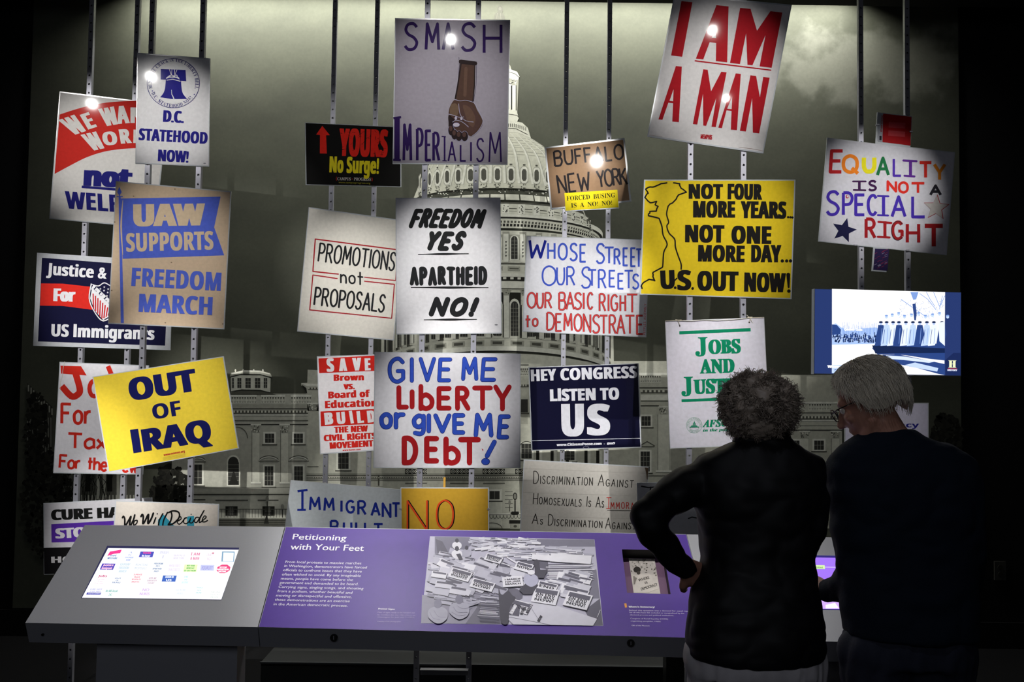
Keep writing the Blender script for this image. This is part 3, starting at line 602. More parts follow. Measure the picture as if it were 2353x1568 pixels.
COLS = [  # px at reference y, depth of the placards on them, label
 (192, 540, 4.95, 'zinc upright under the WE WANT WORK placard, outermost of all the uprights'), (301, 450, 4.95, 'zinc upright behind the WE WANT WORK placard, next to the statehood poster edge'),
 (337, 400, 4.55, 'front steel upright carrying the D.C. STATEHOOD poster, on its bell side'), (454, 420, 4.55, 'front steel upright carrying the D.C. STATEHOOD poster, beside its outer edge'),
 (760, 450, 5.2, 'rear steel upright above the red arrow of the YOURS NO SURGE placard'), (858, 460, 5.2, 'rear steel upright between the YOURS placard and the SMASH poster'),
 (975, 430, 4.4, 'front steel upright of the SMASH IMPERIALISM poster, under its letter M'), (1093, 430, 4.4, 'front steel upright of the SMASH IMPERIALISM poster, on the dome side'),
 (1298, 500, 5.2, 'rear steel upright behind the BUFFALO cardboard, over the dome'), (1398, 500, 5.2, 'rear steel upright behind the BUFFALO cardboard, beyond the dome'),
 (1586, 700, 4.4, 'front steel upright below the I AM A MAN poster, over the map outline'), (1709, 700, 4.4, 'front steel upright below the I AM A MAN poster, its outer one'),
 (1980, 300, 4.85, 'steel upright running down behind the EQUALITY placard, nearer the clouds'), (2087, 300, 4.85, 'steel upright behind the red equals sticker, last at the dark wall')]
for i, (x, y, Y, lb) in enumerate(COLS):
    p = aty(x, y, Y); o = link('perforated_upright', ME_UP if i == 0 else ME_UP, None); o.location = (p.x, Y + .0065 + HW, .0)
    prop(o, lb, 'steel upright', 'perforated steel uprights carrying the placards')
# cross bar, low plinth behind the rail
pa = aty(966, 1546, 4.38); pb = aty(1076, 1547, 4.38)
mb = MB().box((pa.x, 4.385, pa.z - .012), (pb.x, 4.391, pa.z + .018)).box((pa.x, 4.355, pa.z + .014), (pb.x, 4.385, pa.z + .018))
prop(mb.build('cross_bar', STEEL), 'short bright steel angle bar joining two uprights near the floor', 'steel bar')
pl = aty(600, 1521, 4.78); pr = aty(1576, 1538, 4.78)
PLN = mat('plinth_paint', '0b0e10', .6, noise_s=4, noise_a=.2)
pth = empty('low_plinth', ((pl.x + 1.9) / 2, 4.9, 0), 'low dark grey plinth behind the steel uprights, under the reading rail', 'plinth')
MB().box((pl.x, 4.78, 0), (1.65, 5.08, pl.z - .002)).build('plinth_body', PLN, pth); MB().box((pl.x - .004, 4.774, pl.z - .008), (1.65, 4.782, pl.z)).build('top_edge', mat('plinth_edge', '303336', .5), pth)
# electrical outlet on the dark wall
op = aty(2297, 1312, WY); ot = empty('wall_outlet', (op.x, WY, op.z - .055), 'dark electrical outlet plate low on the black wall', 'outlet')
MB().box((op.x - .036, WY - .008, op.z - .058), (op.x + .036, WY, op.z + .058)).build('cover_plate', mat('outlet_plate', '3a3936', .35), ot)
for dz in (-.022, .022):
    s_ = MB().cyl((op.x, WY - .0105, op.z + dz), (op.x, WY - .008, op.z + dz), .0155, n=14).build('socket_face', mat('outlet_face', '24231f', .4), ot)
# ------------------------------------------------------------------ the placards
ACR = mat('acrylic_edge', 'b9bdc2', .18, spec=.6)
def placard(name, label, Y, P, paper, inset=2.2, group=None, m=None, cat='placard', outline=None):
    """an acrylic board Y metres from the lens with its printed face; P and outline are photo pixels"""
    m = m or INK_GLOSS; base = aty(sum(p[0] for p in P) / len(P), max(p[1] for p in P), Y)
    root = empty(name, (base.x, Y, base.z), label, cat, group)
    O = [aty(x, y, Y) for x, y in (outline or P)]
    mb = MB().prism(O, (0, .006, 0)); b = mb.build('acrylic_board', ACR, root)
    a = Art((0, Y - .0002, 0), (0, -1, 0), .0003); a.part = 'lettering'; a.split = True
    if paper:
        cx = sum(p[0] for p in P) / len(P); cy = sum(p[1] for p in P) / len(P); Q = []
        for x, y in P:
            d = sqrt((x - cx) ** 2 + (y - cy) ** 2); Q.append((x + (cx - x) / d * inset * 1.4, y + (cy - y) / d * inset * 1.4))
        a.poly(Q, paper, 0, 'printed_sheet'); a.Q = Q
    a.root = root; a.m = m; a.lay = 2; return a
def V1(a): return a.view(60, 0, .2551)
def V2(a): return a.view(60, 380, .28064)
def V3(a): return a.view(60, 780, .28694)
def V4(a): return a.view(0, 1130, .28049)
def V5(a): return a.view(650, 0, .28064)
def V6(a): return a.view(650, 420, .2551)
def W1(a): return a.view(650, 790, .28064)
def W2(a): return a.view(1150, 280, .15304)
def W3(a): return a.view(1150, 500, .1913)
def W4(a): return a.view(1150, 800, .27427)
def W5(a): return a.view(1440, 0, .25513)
def W6(a): return a.view(1440, 380, .22954)
def W7(a): return a.view(1500, 700, .24228)
def W8(a): return a.view(1800, 0, .40812)
def fin(a):
    a.ox = a.oy = 0; a.sc = 1; return a.build(a.root, a.m)
PN = 'protest_placard'
# WE WANT WORK not WELFARE
a = V1(placard(PN, 'white placard with curved red band reading WE WANT WORK, half behind the statehood poster', 4.95, [(137, 210), (387, 240), (356, 525), (113, 503)], 'd9d6d2'))
WB = 'dcd8d4'; RED = 'c4271e'; NAVY = '1b1c72'
a.part = 'red_band'
top = smooth_pts([(302, 1032), (430, 990), (560, 955), (720, 925), (880, 912), (1000, 908), (1180, 915), (1281, 925)], 4); bot = smooth_pts([(1265, 1330), (1150, 1325), (985, 1335), (840, 1345), (690, 1370), (540, 1420), (400, 1490), (256, 1568)], 4)
n_ = min(len(top), len(bot)); a.poly(top + bot, RED, 1)
a.part = 'lettering'
for c, x0, y0, x1, y1, h, sk in (('W', 420, 1222, 565, 1172, 175, -.45), ('E', 560, 1168, 640, 1142, 150, -.22), ('W', 705, 1140, 850, 1116, 165, -.2), ('A', 823, 1118, 935, 1108, 160, -.05), ('N', 940, 1108, 1060, 1108, 140, 0), ('T', 1080, 1110, 1180, 1118, 130, 0), ('W', 590, 1362, 730, 1330, 165, -.4), ('O', 700, 1312, 830, 1300, 120, -.1), ('R', 855, 1296, 955, 1288, 130, -.1), ('K', 965, 1288, 1060, 1290, 120, 0)):
    a.text(c, x0, y0, x1, y1, h, WB, 'bold', emb=9, sk=sk, lay=3)
V2(a); a.text('not', 468, 162, 866, 185, 156, NAVY, 'bold', emb=15, embv=4, lay=3)
a.line([(455, 176), (870, 208)], 20, NAVY, 3, 'b')
a.text('WELFARE', 322, 352, 1080, 408, 140, NAVY, 'bold', emb=6, lay=3, sk=-.12, sp=1.05)
fin(a)
# D.C. STATEHOOD NOW!
a = V1(placard(PN, 'white poster with a navy bell in a ring, reading D.C. STATEHOOD NOW', 4.55, [(315, 121), (483, 134), (480, 383), (311, 376)], 'd8d7d8'))
BL = '1d1a78'; a.part = 'bell_emblem'
a.ring(1326, 750, 236, 222, 5, '24246a', 2, 60); a.arc('MEND THE CRACK IN THE LIBERTY BELL', 1328, 752, 196, -103, 104, 31, '24246a', 'serif', part='bell_emblem')
a.arc('D.C. STATEHOOD NOW!', 1326, 752, 216, 247, 126, 31, '24246a', 'serif', True, part='bell_emblem'); a.ell(1137, 820, 5, 5, BL); a.ell(1515, 850, 5, 5, BL)
a.poly([(1213, 622), (1436, 630), (1441, 732), (1385, 728), (1378, 700), (1350, 680), (1290, 678), (1262, 700), (1258, 718), (1212, 716)], BL, 2)
a.poly([(1258, 712), (1290, 700), (1350, 700), (1393, 722)] + smooth_pts([(1395, 724), (1400, 790), (1412, 842), (1447, 888)]) + [(1446, 892), (1330, 892), (1310, 892)] + smooth_pts([(1207, 876), (1235, 842), (1252, 790), (1258, 712)]), BL, 2)
a.line([(1268, 722), (1320, 714), (1388, 732)], 7, 'd8d7d8', 3); a.line([(1310, 810), (1312, 850), (1324, 872), (1332, 894)], 8, 'd8d7d8', 3, taper=lambda t: .4 + .9 * t)
for x, dx in ((1298, 8), (1345, -8)):
    a.line([(x - 8, 624), (x + dx, 672)], 5, 'd8d7d8', 3); a.line([(x + 16, 624), (x + dx + 4, 672)], 5, 'd8d7d8', 3)
for x in (1310, 1350): a.ell(x, 686, 14, 13, 'd8d7d8', 3); a.ell(x, 686, 9, 8, BL, 4); a.ell(x, 686, 4, 4, 'd8d7d8', 5)
a.part = 'lettering'
a.text('D.C.', 1232, 1098, 1420, 1108, 105, BL, 'bold', emb=7); a.text('STATEHOOD', 1012, 1262, 1632, 1298, 106, BL, 'bold', emb=5.5, sp=1.05); a.text('NOW!', 1185, 1452, 1462, 1466, 105, BL, 'bold', emb=6, sp=1.04)
a.ell(1608, 1472, 12, 5, '8a8a90')
fin(a)
# UAW SUPPORTS FREEDOM MARCH
a = V2(placard(PN, 'tan poster with a blue pennant, reading SUPPORTS FREEDOM MARCH', 4.55, [(266, 416), (531, 440), (515, 757), (248, 744)], 'cfb79b', m=INK_PAPER))
CB = '5468cf'; TN = 'd3bd9f'; a.part = 'pennant'
a.poly([(775, 272), (1592, 257), (1540, 508), (1622, 738), (790, 766)], CB, 1); a.poly([(757, 262), (775, 262), (800, 1292), (775, 1292)], CB, 2)
a.line([(792, 285), (778, 500), (792, 735)], 10, TN, 3, smooth=True, taper=lambda t: .3 + sin(pi * t)); a.poly([(763, 176), (783, 220), (770, 240), (757, 240), (745, 220)], CB, 2); a.line([(745, 257), (788, 257)], 9, CB, 2); a.line([(764, 235), (765, 265)], 9, CB, 2)
a.part = 'lettering'
a.text('UAW', 878, 500, 1468, 492, 180, TN, 'bold', emb=16, sk=0, lay=3); a.text('SUPPORTS', 820, 708, 1535, 690, 150, TN, 'bold', emb=5, sp=1.05, lay=3)
a.text('FREEDOM', 860, 988, 1592, 1030, 150, CB, 'bold', emb=6, sp=1.05, lay=3); a.text('MARCH', 920, 1200, 1522, 1228, 148, CB, 'bold', emb=7, sp=1.05, lay=3)
for x, y in ((880, 253), (1218, 195), (1190, 796), (1140, 1290), (1610, 1300), (725, 465), (700, 1025)): a.ell(x, y, 7, 5, '8b7762', 3)
fin(a)
# Justice & ... For US Immigrants
a = V2(placard(PN, 'navy placard with red stripe and shield, reading Justice For US Immigrants', 4.95, [(85, 581), (397, 601), (391, 805), (76, 795)], 'b4b6ba'))
a.part = 'navy_field'; a.poly([(130, 757), (1165, 838), (1138, 1478), (97, 1443)], '0f0f30', 1)
a.part = 'red_stripe'; a.poly([(122, 968), (300, 970), (480, 990), (700, 1010), (900, 1000), (1150, 960), (1145, 1150), (900, 1200), (700, 1205), (500, 1178), (300, 1152), (114, 1150)], 'c8281f', 2)
SW = 'd4d4d8'; a.part = 'lettering'
a.text('Justice & Equality', 165, 895, 1150, 965, 96, SW, 'bold', emb=4.5, sp=1.04, lay=3); a.text('For', 222, 1112, 402, 1118, 104, SW, 'bold', emb=9, lay=3); a.text('US Immigrants', 205, 1400, 1050, 1430, 100, SW, 'bold', emb=5, sp=1.04, lay=3)
a.part = 'shield_emblem'
sh = smooth_pts([(530, 968), (590, 985), (640, 958), (700, 985), (752, 975)], 4) + smooth_pts([(775, 1010), (770, 1110), (735, 1210), (632, 1280), (555, 1200), (512, 1090), (530, 968)], 4)
a.poly(sh, SW, 4); c0 = (642, 1110); a.poly([(c0[0] + (x - c0[0]) * .93, c0[1] + (y - c0[1]) * .94) for x, y in sh], '0f0f30', 5)
a.poly([(540, 1010), (740, 1200), (632, 1268), (562, 1190), (524, 1090)], SW, 6)
for i in range(8): a.line([(548 + i * 20, 1050 + i * 19), (552 + i * 17, min(1175 + i * 20, 1262 - abs(i - 4) * 10))], 10, 'b81f22', 7, 'b')
a.poly([(552, 975), (760, 1170), (735, 1215), (532, 1015)], SW, 8); a.text('LULAC', 548, 1010, 740, 1192, 26, '0f0f30', 'serif', lay=9, part='shield_emblem', sp=1.5)
for x, y in ((608, 1012), (640, 998), (672, 1014), (638, 1026), (668, 1042), (662, 1070), (700, 1040), (705, 1075)): a.star(x, y, 10, SW, 0, 9)
fin(a)
# Jobs For the Tax ...
a = V3(placard(PN, 'white placard hand-painted in red, reading Jobs For the Tax, behind the yellow one', 4.95, [(137, 832), (342, 840), (328, 1091), (122, 1088)], 'd3d1d6', m=INK_PAPER))
RP = 'be281d'
a.poly([(275, 212), (440, 216), (485, 290), (410, 285), (280, 275)], RP); a.line([(395, 270), (430, 400), (410, 445), (360, 455), (285, 375)], 52, RP, 3, 'b', smooth=True)
a.ring(545, 395, 38, 62, 34, RP, 3, 16); a.line([(655, 215), (690, 300), (690, 460)], 38, RP, 3, 'b')
a.hand('For the', 285, 672, 830, 680, 155, 24, RP, gap=20); a.hand('Tax', 335, 868, 640, 880, 115, 22, RP, gap=14); a.hand('For the Few', 268, 1030, 890, 1068, 100, 19, RP, gap=14)
a.line([(310, 178), (295, 240), (290, 300), (275, 345), (272, 435)], 4, 'c8c2b4', 5, part='string_tie', smooth=True)
fin(a)
# OUT OF IRAQ
a = V3(placard(PN, 'tilted yellow placard reading OUT OF IRAQ in navy capitals', 4.55, [(212, 866), (514, 819), (549, 1031), (249, 1086)], 'dfc43c'))
NV = '13164f'
a.text('OUT', 835, 492, 1375, 408, 172, NV, 'bold', emb=13, embv=3); a.text('OF', 1020, 643, 1248, 606, 118, NV, 'bold', emb=4); a.text('IRAQ', 860, 910, 1492, 812, 172, NV, 'bold', emb=13, embv=3)
a.text('www.moveon.org', 1102, 936, 1272, 905, 18, 'a8382a', 'bold', emb=1)
for i in range(4): a.line([(1098, 947 + i * 7), (1276, 916 + i * 7)], 1.4, '9a8c40', cap='b')
fin(a)
# CURE HATE / STOP
a = V4(placard(PN, 'white placard reading CURE HATE over a purple bar, low beside the rail', 4.95, [(99.6, 1157), (349, 1144), (355, 1312), (101, 1321)], 'bdbbc0'))
a.poly([(358, 462), (1250, 440), (1262, 652), (362, 678)], '121113', 1, 'black_field'); a.poly([(420, 268), (1180, 226), (1180, 400), (422, 418)], '4f2a92', 1, 'purple_bar')
a.text('CURE HATE', 420, 236, 1130, 206, 86, '151515', 'bold', emb=9); a.text('STOP AIDS', 455, 386, 1120, 352, 82, 'c9c6cc', 'bold', emb=9); a.text('HOUSING', 420, 586, 1000, 570, 52, 'b9b7ba', 'bold', emb=5)
fin(a)
# We Will Decide
a = V4(placard(PN, 'cream placard with black brush script We Will Decide and teal shapes', 4.55, [(264.5, 1151), (503.5, 1159), (498, 1330), (255, 1325)], 'cbc3b9'))
a.poly([(1340, 190), (1420, 275), (1520, 330), (1290, 330), (1295, 230)], '2f8aa0', 1, 'teal_shapes'); a.poly([(1535, 205), (1590, 200), (1590, 330), (1530, 330)], '2f8aa0', 1, 'teal_shapes')
K1 = '141414'
def sc(P, w_=15): a.line(P, w_, K1, 3, smooth=True)
sc([(1003, 215), (1012, 204), (1022, 225), (1022, 262), (1024, 285), (1052, 240), (1072, 205), (1064, 250), (1062, 290), (1092, 235), (1104, 192)], 14)
sc([(1092, 280), (1118, 262), (1124, 238), (1104, 240), (1094, 268), (1106, 290)], 10)
sc([(1155, 205), (1166, 188), (1174, 210), (1170, 262), (1186, 245), (1216, 188), (1212, 262), (1238, 225), (1256, 178)], 15)
sc([(1276, 215), (1258, 262)], 12); sc([(1288, 182), (1288, 184)], 11); sc([(1334, 182), (1306, 235), (1298, 280)], 12); sc([(1372, 172), (1342, 232), (1332, 285)], 12)
sc([(1402, 168), (1408, 200), (1396, 245), (1380, 272), (1420, 262), (1466, 215), (1464, 172), (1420, 158), (1382, 172)], 13)
sc([(1458, 240), (1482, 226), (1480, 208), (1462, 218), (1452, 250), (1468, 268), (1492, 250), (1512, 222), (1530, 214), (1512, 220), (1504, 250), (1522, 264), (1548, 246), (1562, 216), (1554, 252), (1574, 256), (1590, 232)], 9); sc([(1566, 186), (1566, 188)], 9)
sc([(1628, 212), (1604, 214), (1592, 246), (1612, 252), (1636, 214), (1672, 155), (1640, 216), (1632, 252), (1652, 244), (1688, 212), (1676, 200), (1660, 222), (1658, 246), (1680, 248), (1700, 236)], 9)
fin(a)
# YOURS / No Surge!
a = V5(placard(PN, 'black placard with red arrow, reading YOURS and yellow No Surge', 5.2, [(700.5, 281.5), (921.7, 292), (922, 430), (702.5, 425)], '0f0e0d', inset=1.6))
RR = 'e3281c'; YY = 'e6d420'
a.part = 'red_arrow'; a.poly([(323, 1031), (384, 1107), (354, 1108), (360, 1258), (303, 1257), (304, 1106), (272, 1103)], RR)
a.part = 'lettering'; BK = '0f0e0d'
a.text('YOURS', 458, 1272, 856, 1284, 216, RR, 'bold', emb=8, embv=4, sp=1.06); a.text('No Surge!', 380, 1410, 785, 1422, 128, YY, 'bold', emb=4.5, embv=2, sp=1.06)
rn = random.Random(3)
for i in range(26):
    x = rn.uniform(470, 850); y = rn.uniform(1075, 1275); a.line([(x, y), (x + rn.uniform(-22, 22), y + rn.uniform(-9, 9)), (x + rn.uniform(-34, 34), y + rn.uniform(-18, 18))], rn.uniform(1.2, 3), BK, 4)
for i in range(14):
    x = rn.uniform(390, 770); y = rn.uniform(1290, 1410); a.line([(x, y), (x + rn.uniform(-18, 18), y + rn.uniform(-6, 6))], rn.uniform(1, 2.4), BK, 4)
a.text('CAMPUS', 446, 1476, 556, 1478, 24, 'cfcbc4', 'serif'); a.text('PROGRESS', 582, 1478, 722, 1482, 24, 'cfcbc4', 'serif'); a.ell(568, 1466, 3, 3, RR)
a.ring(446, 1464, 9, 18, 3, RR, 3, 10, 120, 240); a.ring(724, 1470, 9, 18, 3, RR, 3, 10, -60, 60); a.text('www.campusprogress.org', 456, 1500, 716, 1507, 14, '8a8420', 'sans', emb=.6)
fin(a)
# SMASH IMPERIALISM
a = V5(placard(PN, 'tall grey poster with inked brown fist, reading SMASH IMPERIALISM', 4.4, [(907.6, 41.5), (1172.5, 45.7), (1166.4, 379), (902, 376.6)], '948e98', m=INK_GLOSS))
PU = '26104a'
def HL(lst, w_, col, lay=3, cap='b', edge=None, jit=.0, ar=None):
    pt = a.word('lettering')
    for (c, x, y, gw, h, sk) in lst:
        _, st = glyph_strokes(c); g0 = max(_, 1)
        for P in st:
            Q = [(x + (gx / g0 if g0 > 8 else 0) * gw + sk * gy / 100 * h, y - gy / 100 * h) for gx, gy in P]
            if edge: a.line(Q, w_ + 2 * edge[1], edge[0], lay, cap, pt)
            a.line(Q, w_, col, lay + (1 if edge else 0), cap, pt)
HL([('S', 1000, 405, 100, 212, 0), ('M', 1172, 405, 104, 210, 0), ('A', 1312, 405, 82, 210, 0), ('S', 1466, 412, 110, 218, 0), ('H', 1648, 432, 138, 230, 0)], 24, PU)
HL([('I', 935, 1310, 4, 350, 0)], 44, PU); HL([('M', 990, 1312, 58, 290, 0), ('P', 1100, 1312, 42, 255, 0), ('E', 1172, 1312, 40, 240, 0), ('R', 1234, 1314, 44, 225, 0)], 22, PU)
HL([('I', 1324, 1314, 4, 198, 0), ('A', 1355, 1320, 58, 155, 0), ('L', 1455, 1318, 42, 130, 0), ('I', 1540, 1320, 4, 155, 0), ('S', 1588, 1320, 56, 182, 0), ('M', 1690, 1326, 96, 240, 0)], 14, PU)
a.line([(905, 968), (968, 960)], 18, PU, 3, 'b'); a.line([(902, 1308), (965, 1312)], 18, PU, 3, 'b'); a.line([(1300, 1118), (1334, 1120)], 10, PU, 3, 'b'); a.line([(1306, 1316), (1342, 1318)], 9, PU, 3, 'b')
a.part = 'fist_drawing'; BR = '49342b'; BD = '231819'; BM = '5a4337'
a.poly([(1452, 490), (1578, 506), (1570, 700), (1556, 835), (1415, 812), (1432, 700)], BR, 2); a.line([(1458, 520), (1432, 700), (1412, 808)], 12, BD, 3); a.line([(1572, 520), (1568, 700), (1556, 830)], 10, BD, 3)
a.line([(1456, 505), (1575, 520)], 34, BD, 3); a.line([(1442, 468), (1444, 540), (1432, 700)], 3, '2c2440', 3); a.line([(1586, 505), (1582, 700), (1562, 830)], 3, '2c2440', 3); a.line([(1500, 560), (1490, 780)], 26, BM, 3); a.line([(1540, 560), (1532, 790)], 12, '4a342c', 3)
a.poly(smooth_pts([(1412, 816), (1480, 822), (1560, 838), (1590, 900), (1636, 990), (1620, 1050), (1552, 1112), (1520, 1108), (1490, 1090), (1420, 1095), (1362, 1075), (1356, 1000), (1358, 910), (1380, 850), (1412, 816)]), BR, 4)
a.poly(smooth_pts([(1440, 850), (1500, 840), (1560, 880), (1620, 985), (1596, 1050), (1545, 1098), (1505, 1050), (1470, 960), (1436, 900), (1440, 850)]), '4b3530', 5); a.poly(smooth_pts([(1475, 860), (1530, 880), (1575, 960), (1560, 1040), (1520, 1010), (1490, 930), (1475, 860)]), BM, 6)
a.poly(smooth_pts([(1376, 860), (1420, 850), (1440, 900), (1420, 950), (1370, 930), (1376, 860)]), '64503f', 5)
for q in ((1378, 1075, 24, 46), (1405, 1110, 26, 44), (1442, 1122, 28, 44), (1488, 1124, 28, 44)): a.ell(q[0], q[1] - 8, q[2] + 3, q[3], '8a86a0', 6, 18); a.ell(q[0], q[1] - 8, q[2], q[3] - 3, BD, 7, 18); a.ell(q[0] - 3, q[1] - 22, q[2] * .55, q[3] * .5, '4b3530', 8, 14)
for P in ([(1410, 816), (1450, 826), (1500, 822), (1560, 838)], [(1440, 850), (1450, 930), (1490, 985), (1560, 1000)], [(1356, 935), (1400, 945), (1440, 960), (1480, 958)], [(1390, 1000), (1420, 985), (1470, 1000), (1520, 1040)], [(1562, 838), (1600, 900), (1638, 990), (1600, 1070), (1550, 1114)]): a.line(P, 4, 'a5a1b8', 9, smooth=True)
for (x, y, rx, ry) in ((1416, 968, 10, 14), (1462, 972, 10, 12), (1420, 1022, 27, 17)): a.ell(x, y, rx + 3, ry + 3, '2c1c50', 9); a.ell(x, y, rx, ry, 'b4adb8', 10)
a.poly(smooth_pts([(1358, 945), (1400, 975), (1400, 1010), (1370, 1050), (1356, 1000), (1358, 945)]), BD, 8)
fin(a)
# PROMOTIONS not PROPOSALS
a = V6(placard(PN, 'tilted cream placard with red boxes, reading PROMOTIONS not PROPOSALS', 5.2, [(709.4, 476), (930.6, 507), (905, 783), (682.7, 762)], 'd6d2c8'))
RB = '9c2028'; INK = '1a1b1c'; a.part = 'red_boxes'
for P, w_ in (([(500, 824), (270, 800), (292, 508), (1030, 604)], 11), ([(735, 852), (1016, 882), (1030, 604)], 9), ([(490, 864), (270, 832), (242, 1146), (980, 1222), (1004, 916), (735, 888)], 10)): a.line(P, w_, RB)
a.part = 'lettering'
a.hand('PROMOTIONS', 318, 706, 1000, 790, 158, 16, INK, cap='r', gap=26, jit=.015); a.hand('not', 522, 900, 718, 918, 118, 15, INK, cap='r', gap=26, up=(0, -110)); a.hand('PROPOSALS', 282, 1095, 908, 1165, 150, 17, INK, cap='r', gap=26, jit=.015)
fin(a)
# FREEDOM YES APARTHEID NO!
a = V6(placard(PN, 'bright white poster in black lettering, reading FREEDOM YES APARTHEID NO', 4.4, [(909, 455), (1150, 454), (1153, 767), (910, 769)], 'e4e3e6'))
a.hand('FREEDOM', 1152, 392, 1772, 392, 140, 39, INK, cap='r', gap=50, sk=.38, jit=.02); a.hand('YES', 1290, 590, 1590, 592, 132, 46, INK, cap='r', gap=60, sk=.38); a.hand('APARTHEID', 1160, 910, 1824, 906, 136, 36, INK, cap='r', gap=58, sk=.0, jit=.02); a.hand('NO!', 1335, 1186, 1700, 1188, 132, 49, INK, cap='r', gap=50, sk=.38)
for P in ([(1220, 646), (1672, 640)], [(1155, 944), (1850, 946)], [(1272, 1236), (1745, 1232)]):
    (x0, y0), (x1, y1) = P; a.line([(x0 + (x1 - x0) * i / 12, y0 + (y1 - y0) * i / 12) for i in range(13)], 20, INK, taper=lambda t: .35 + .65 * sin(pi * t) ** 3)
a.ell(1922, 1281, 15, 5, '6a6a70'); fin(a)
# SAVE BROWN
a = W1(placard(PN, 'white placard with red blocks, reading SAVE Brown vs. Board of Education BUILD', 5.2, [(728, 819), (890, 814), (896, 1034), (735.6, 1044.5)], 'dedbdd'))
RX = 'c4261e'; a.part = 'red_blocks'; a.poly([(292, 122), (745, 98), (900, 92), (900, 220), (745, 223), (298, 242)], RX, 1); a.poly([(308, 556), (740, 536), (900, 530), (900, 650), (738, 658), (312, 678)], RX, 1)
a.part = 'lettering'; LW = 'dcdadc'
a.text('S', 360, 232, 422, 229, 110, LW, 'bold', emb=8); a.text('A', 460, 226, 528, 223, 104, LW, 'bold', emb=9); a.text('V', 570, 222, 645, 219, 104, LW, 'bold', emb=9); a.text('E', 672, 220, 720, 218, 100, LW, 'bold', emb=8)
a.text('Brown', 416, 306, 665, 300, 52, RX, 'bold', emb=5, sp=1.12); a.text('vs.', 496, 375, 590, 372, 56, RX, 'bold', emb=5, sp=1.1); a.text('Board of', 372, 450, 715, 436, 56, RX, 'bold', emb=5, sp=1.1); a.text('Education', 346, 530, 775, 512, 60, RX, 'bold', emb=5, sp=1.1)
for c, x0, x1 in (('B', 345, 415), ('U', 445, 515), ('I', 556, 582), ('L', 612, 665), ('D', 695, 760)): a.text(c, x0, 666 - (x0 - 345) * .05, x1, 663 - (x1 - 345) * .05, 98, LW, 'bold', emb=8)
a.text('THE NEW', 420, 732, 698, 720, 50, RX, 'bold', emb=5, sp=1.1); a.text('CIVIL RIGHTS', 336, 800, 765, 778, 50, RX, 'bold', emb=5, sp=1.1); a.text('MOVEMENT', 384, 862, 742, 842, 52, RX, 'bold', emb=5, sp=1.1); a.text('www.bamn.com', 488, 880, 638, 872, 13, RX, 'bold', emb=1)
fin(a)
# GIVE ME LIBERTY or give me DEBT
a = W1(placard(PN, 'large hand-painted blue and red poster reading GIVE ME LIBERTY or DEBT', 4.4, [(860.5, 808.8), (1196.4, 813), (1196, 1076), (857.7, 1076)], 'c9c8cd', m=INK_PAPER))
BE = ('18266c', 4); BU = '2b46a6'; DR = '8f171c'
def H2(l, w_, c, e=None): HL(l, w_, c, 3, 'r', e)
H2([('G', 874, 312, 118, 190, 0), ('I', 1056, 304, 4, 176, 0), ('V', 1128, 298, 110, 172, 0), ('E', 1280, 300, 80, 170, .06), ('M', 1476, 288, 108, 164, 0), ('E', 1632, 296, 96, 168, .08)], 26, BU, BE)
H2([('L', 950, 520, 62, 160, 0), ('I', 1058, 518, 4, 124, 0), ('b', 1130, 532, 88, 182, 0), ('E', 1278, 528, 84, 160, 0), ('R', 1430, 530, 86, 165, 0), ('T', 1570, 528, 130, 165, 0), ('Y', 1742, 535, 112, 180, 0)], 40, DR)
H2([('o', 808, 684, 76, 165, 0), ('r', 926, 684, 60, 165, 0), ('g', 1076, 690, 80, 150, 0), ('I', 1195, 716, 4, 126, 0), ('V', 1250, 718, 112, 128, 0), ('E', 1405, 728, 70, 140, 0), ('M', 1580, 750, 126, 165, .0), ('E', 1768, 766, 66, 168, .08)], 30, BU, BE)
H2([('D', 994, 976, 92, 200, 0), ('E', 1178, 960, 80, 182, 0), ('b', 1336, 978, 96, 196, 0), ('T', 1456, 976, 144, 190, 0)], 44, DR)
a.line([(1732, 806), (1672, 920)], 40, BE[0], 3); a.line([(1732, 806), (1672, 920)], 32, BU, 4); a.ell(1660, 966, 36, 29, BE[0], 3); a.ell(1660, 966, 31, 24, BU, 4); a.poly([(1627, 858), (1642, 868), (1638, 884)], DR)
fin(a)
# IMMIGRANTS BUILT
a = W1(placard(PN, 'grey placard hand-lettered in blue, reading IMMIGRANTS BUILT, cut off by the rail', 5.2, [(668, 1104), (940, 1127), (935, 1335), (640, 1330)], 'b9bfc2', m=INK_PAPER))
IB = '1c2c86'
HL([('I', 160, 1362, 4, 158, 0), ('M', 222, 1362, 80, 100, 0), ('M', 340, 1368, 76, 98, 0), ('I', 480, 1376, 4, 90, 0), ('G', 522, 1384, 62, 96, 0), ('R', 618, 1400, 60, 110, 0), ('A', 726, 1408, 66, 100, 0), ('N', 818, 1420, 62, 110, 0), ('T', 896, 1420, 60, 112, 0), ('S', 975, 1425, 40, 110, 0)], 19, IB)
a.line([(120, 1210), (202, 1198)], 18, IB, 3, 'b'); a.line([(118, 1362), (188, 1362)], 17, IB, 3, 'b')
HL([('B', 392, 1560, 62, 106, 0), ('U', 500, 1565, 60, 100, 0), ('I', 600, 1565, 4, 100, 0), ('L', 672, 1565, 60, 98, 0), ('T', 745, 1570, 72, 92, 0)], 19, IB)
fin(a)
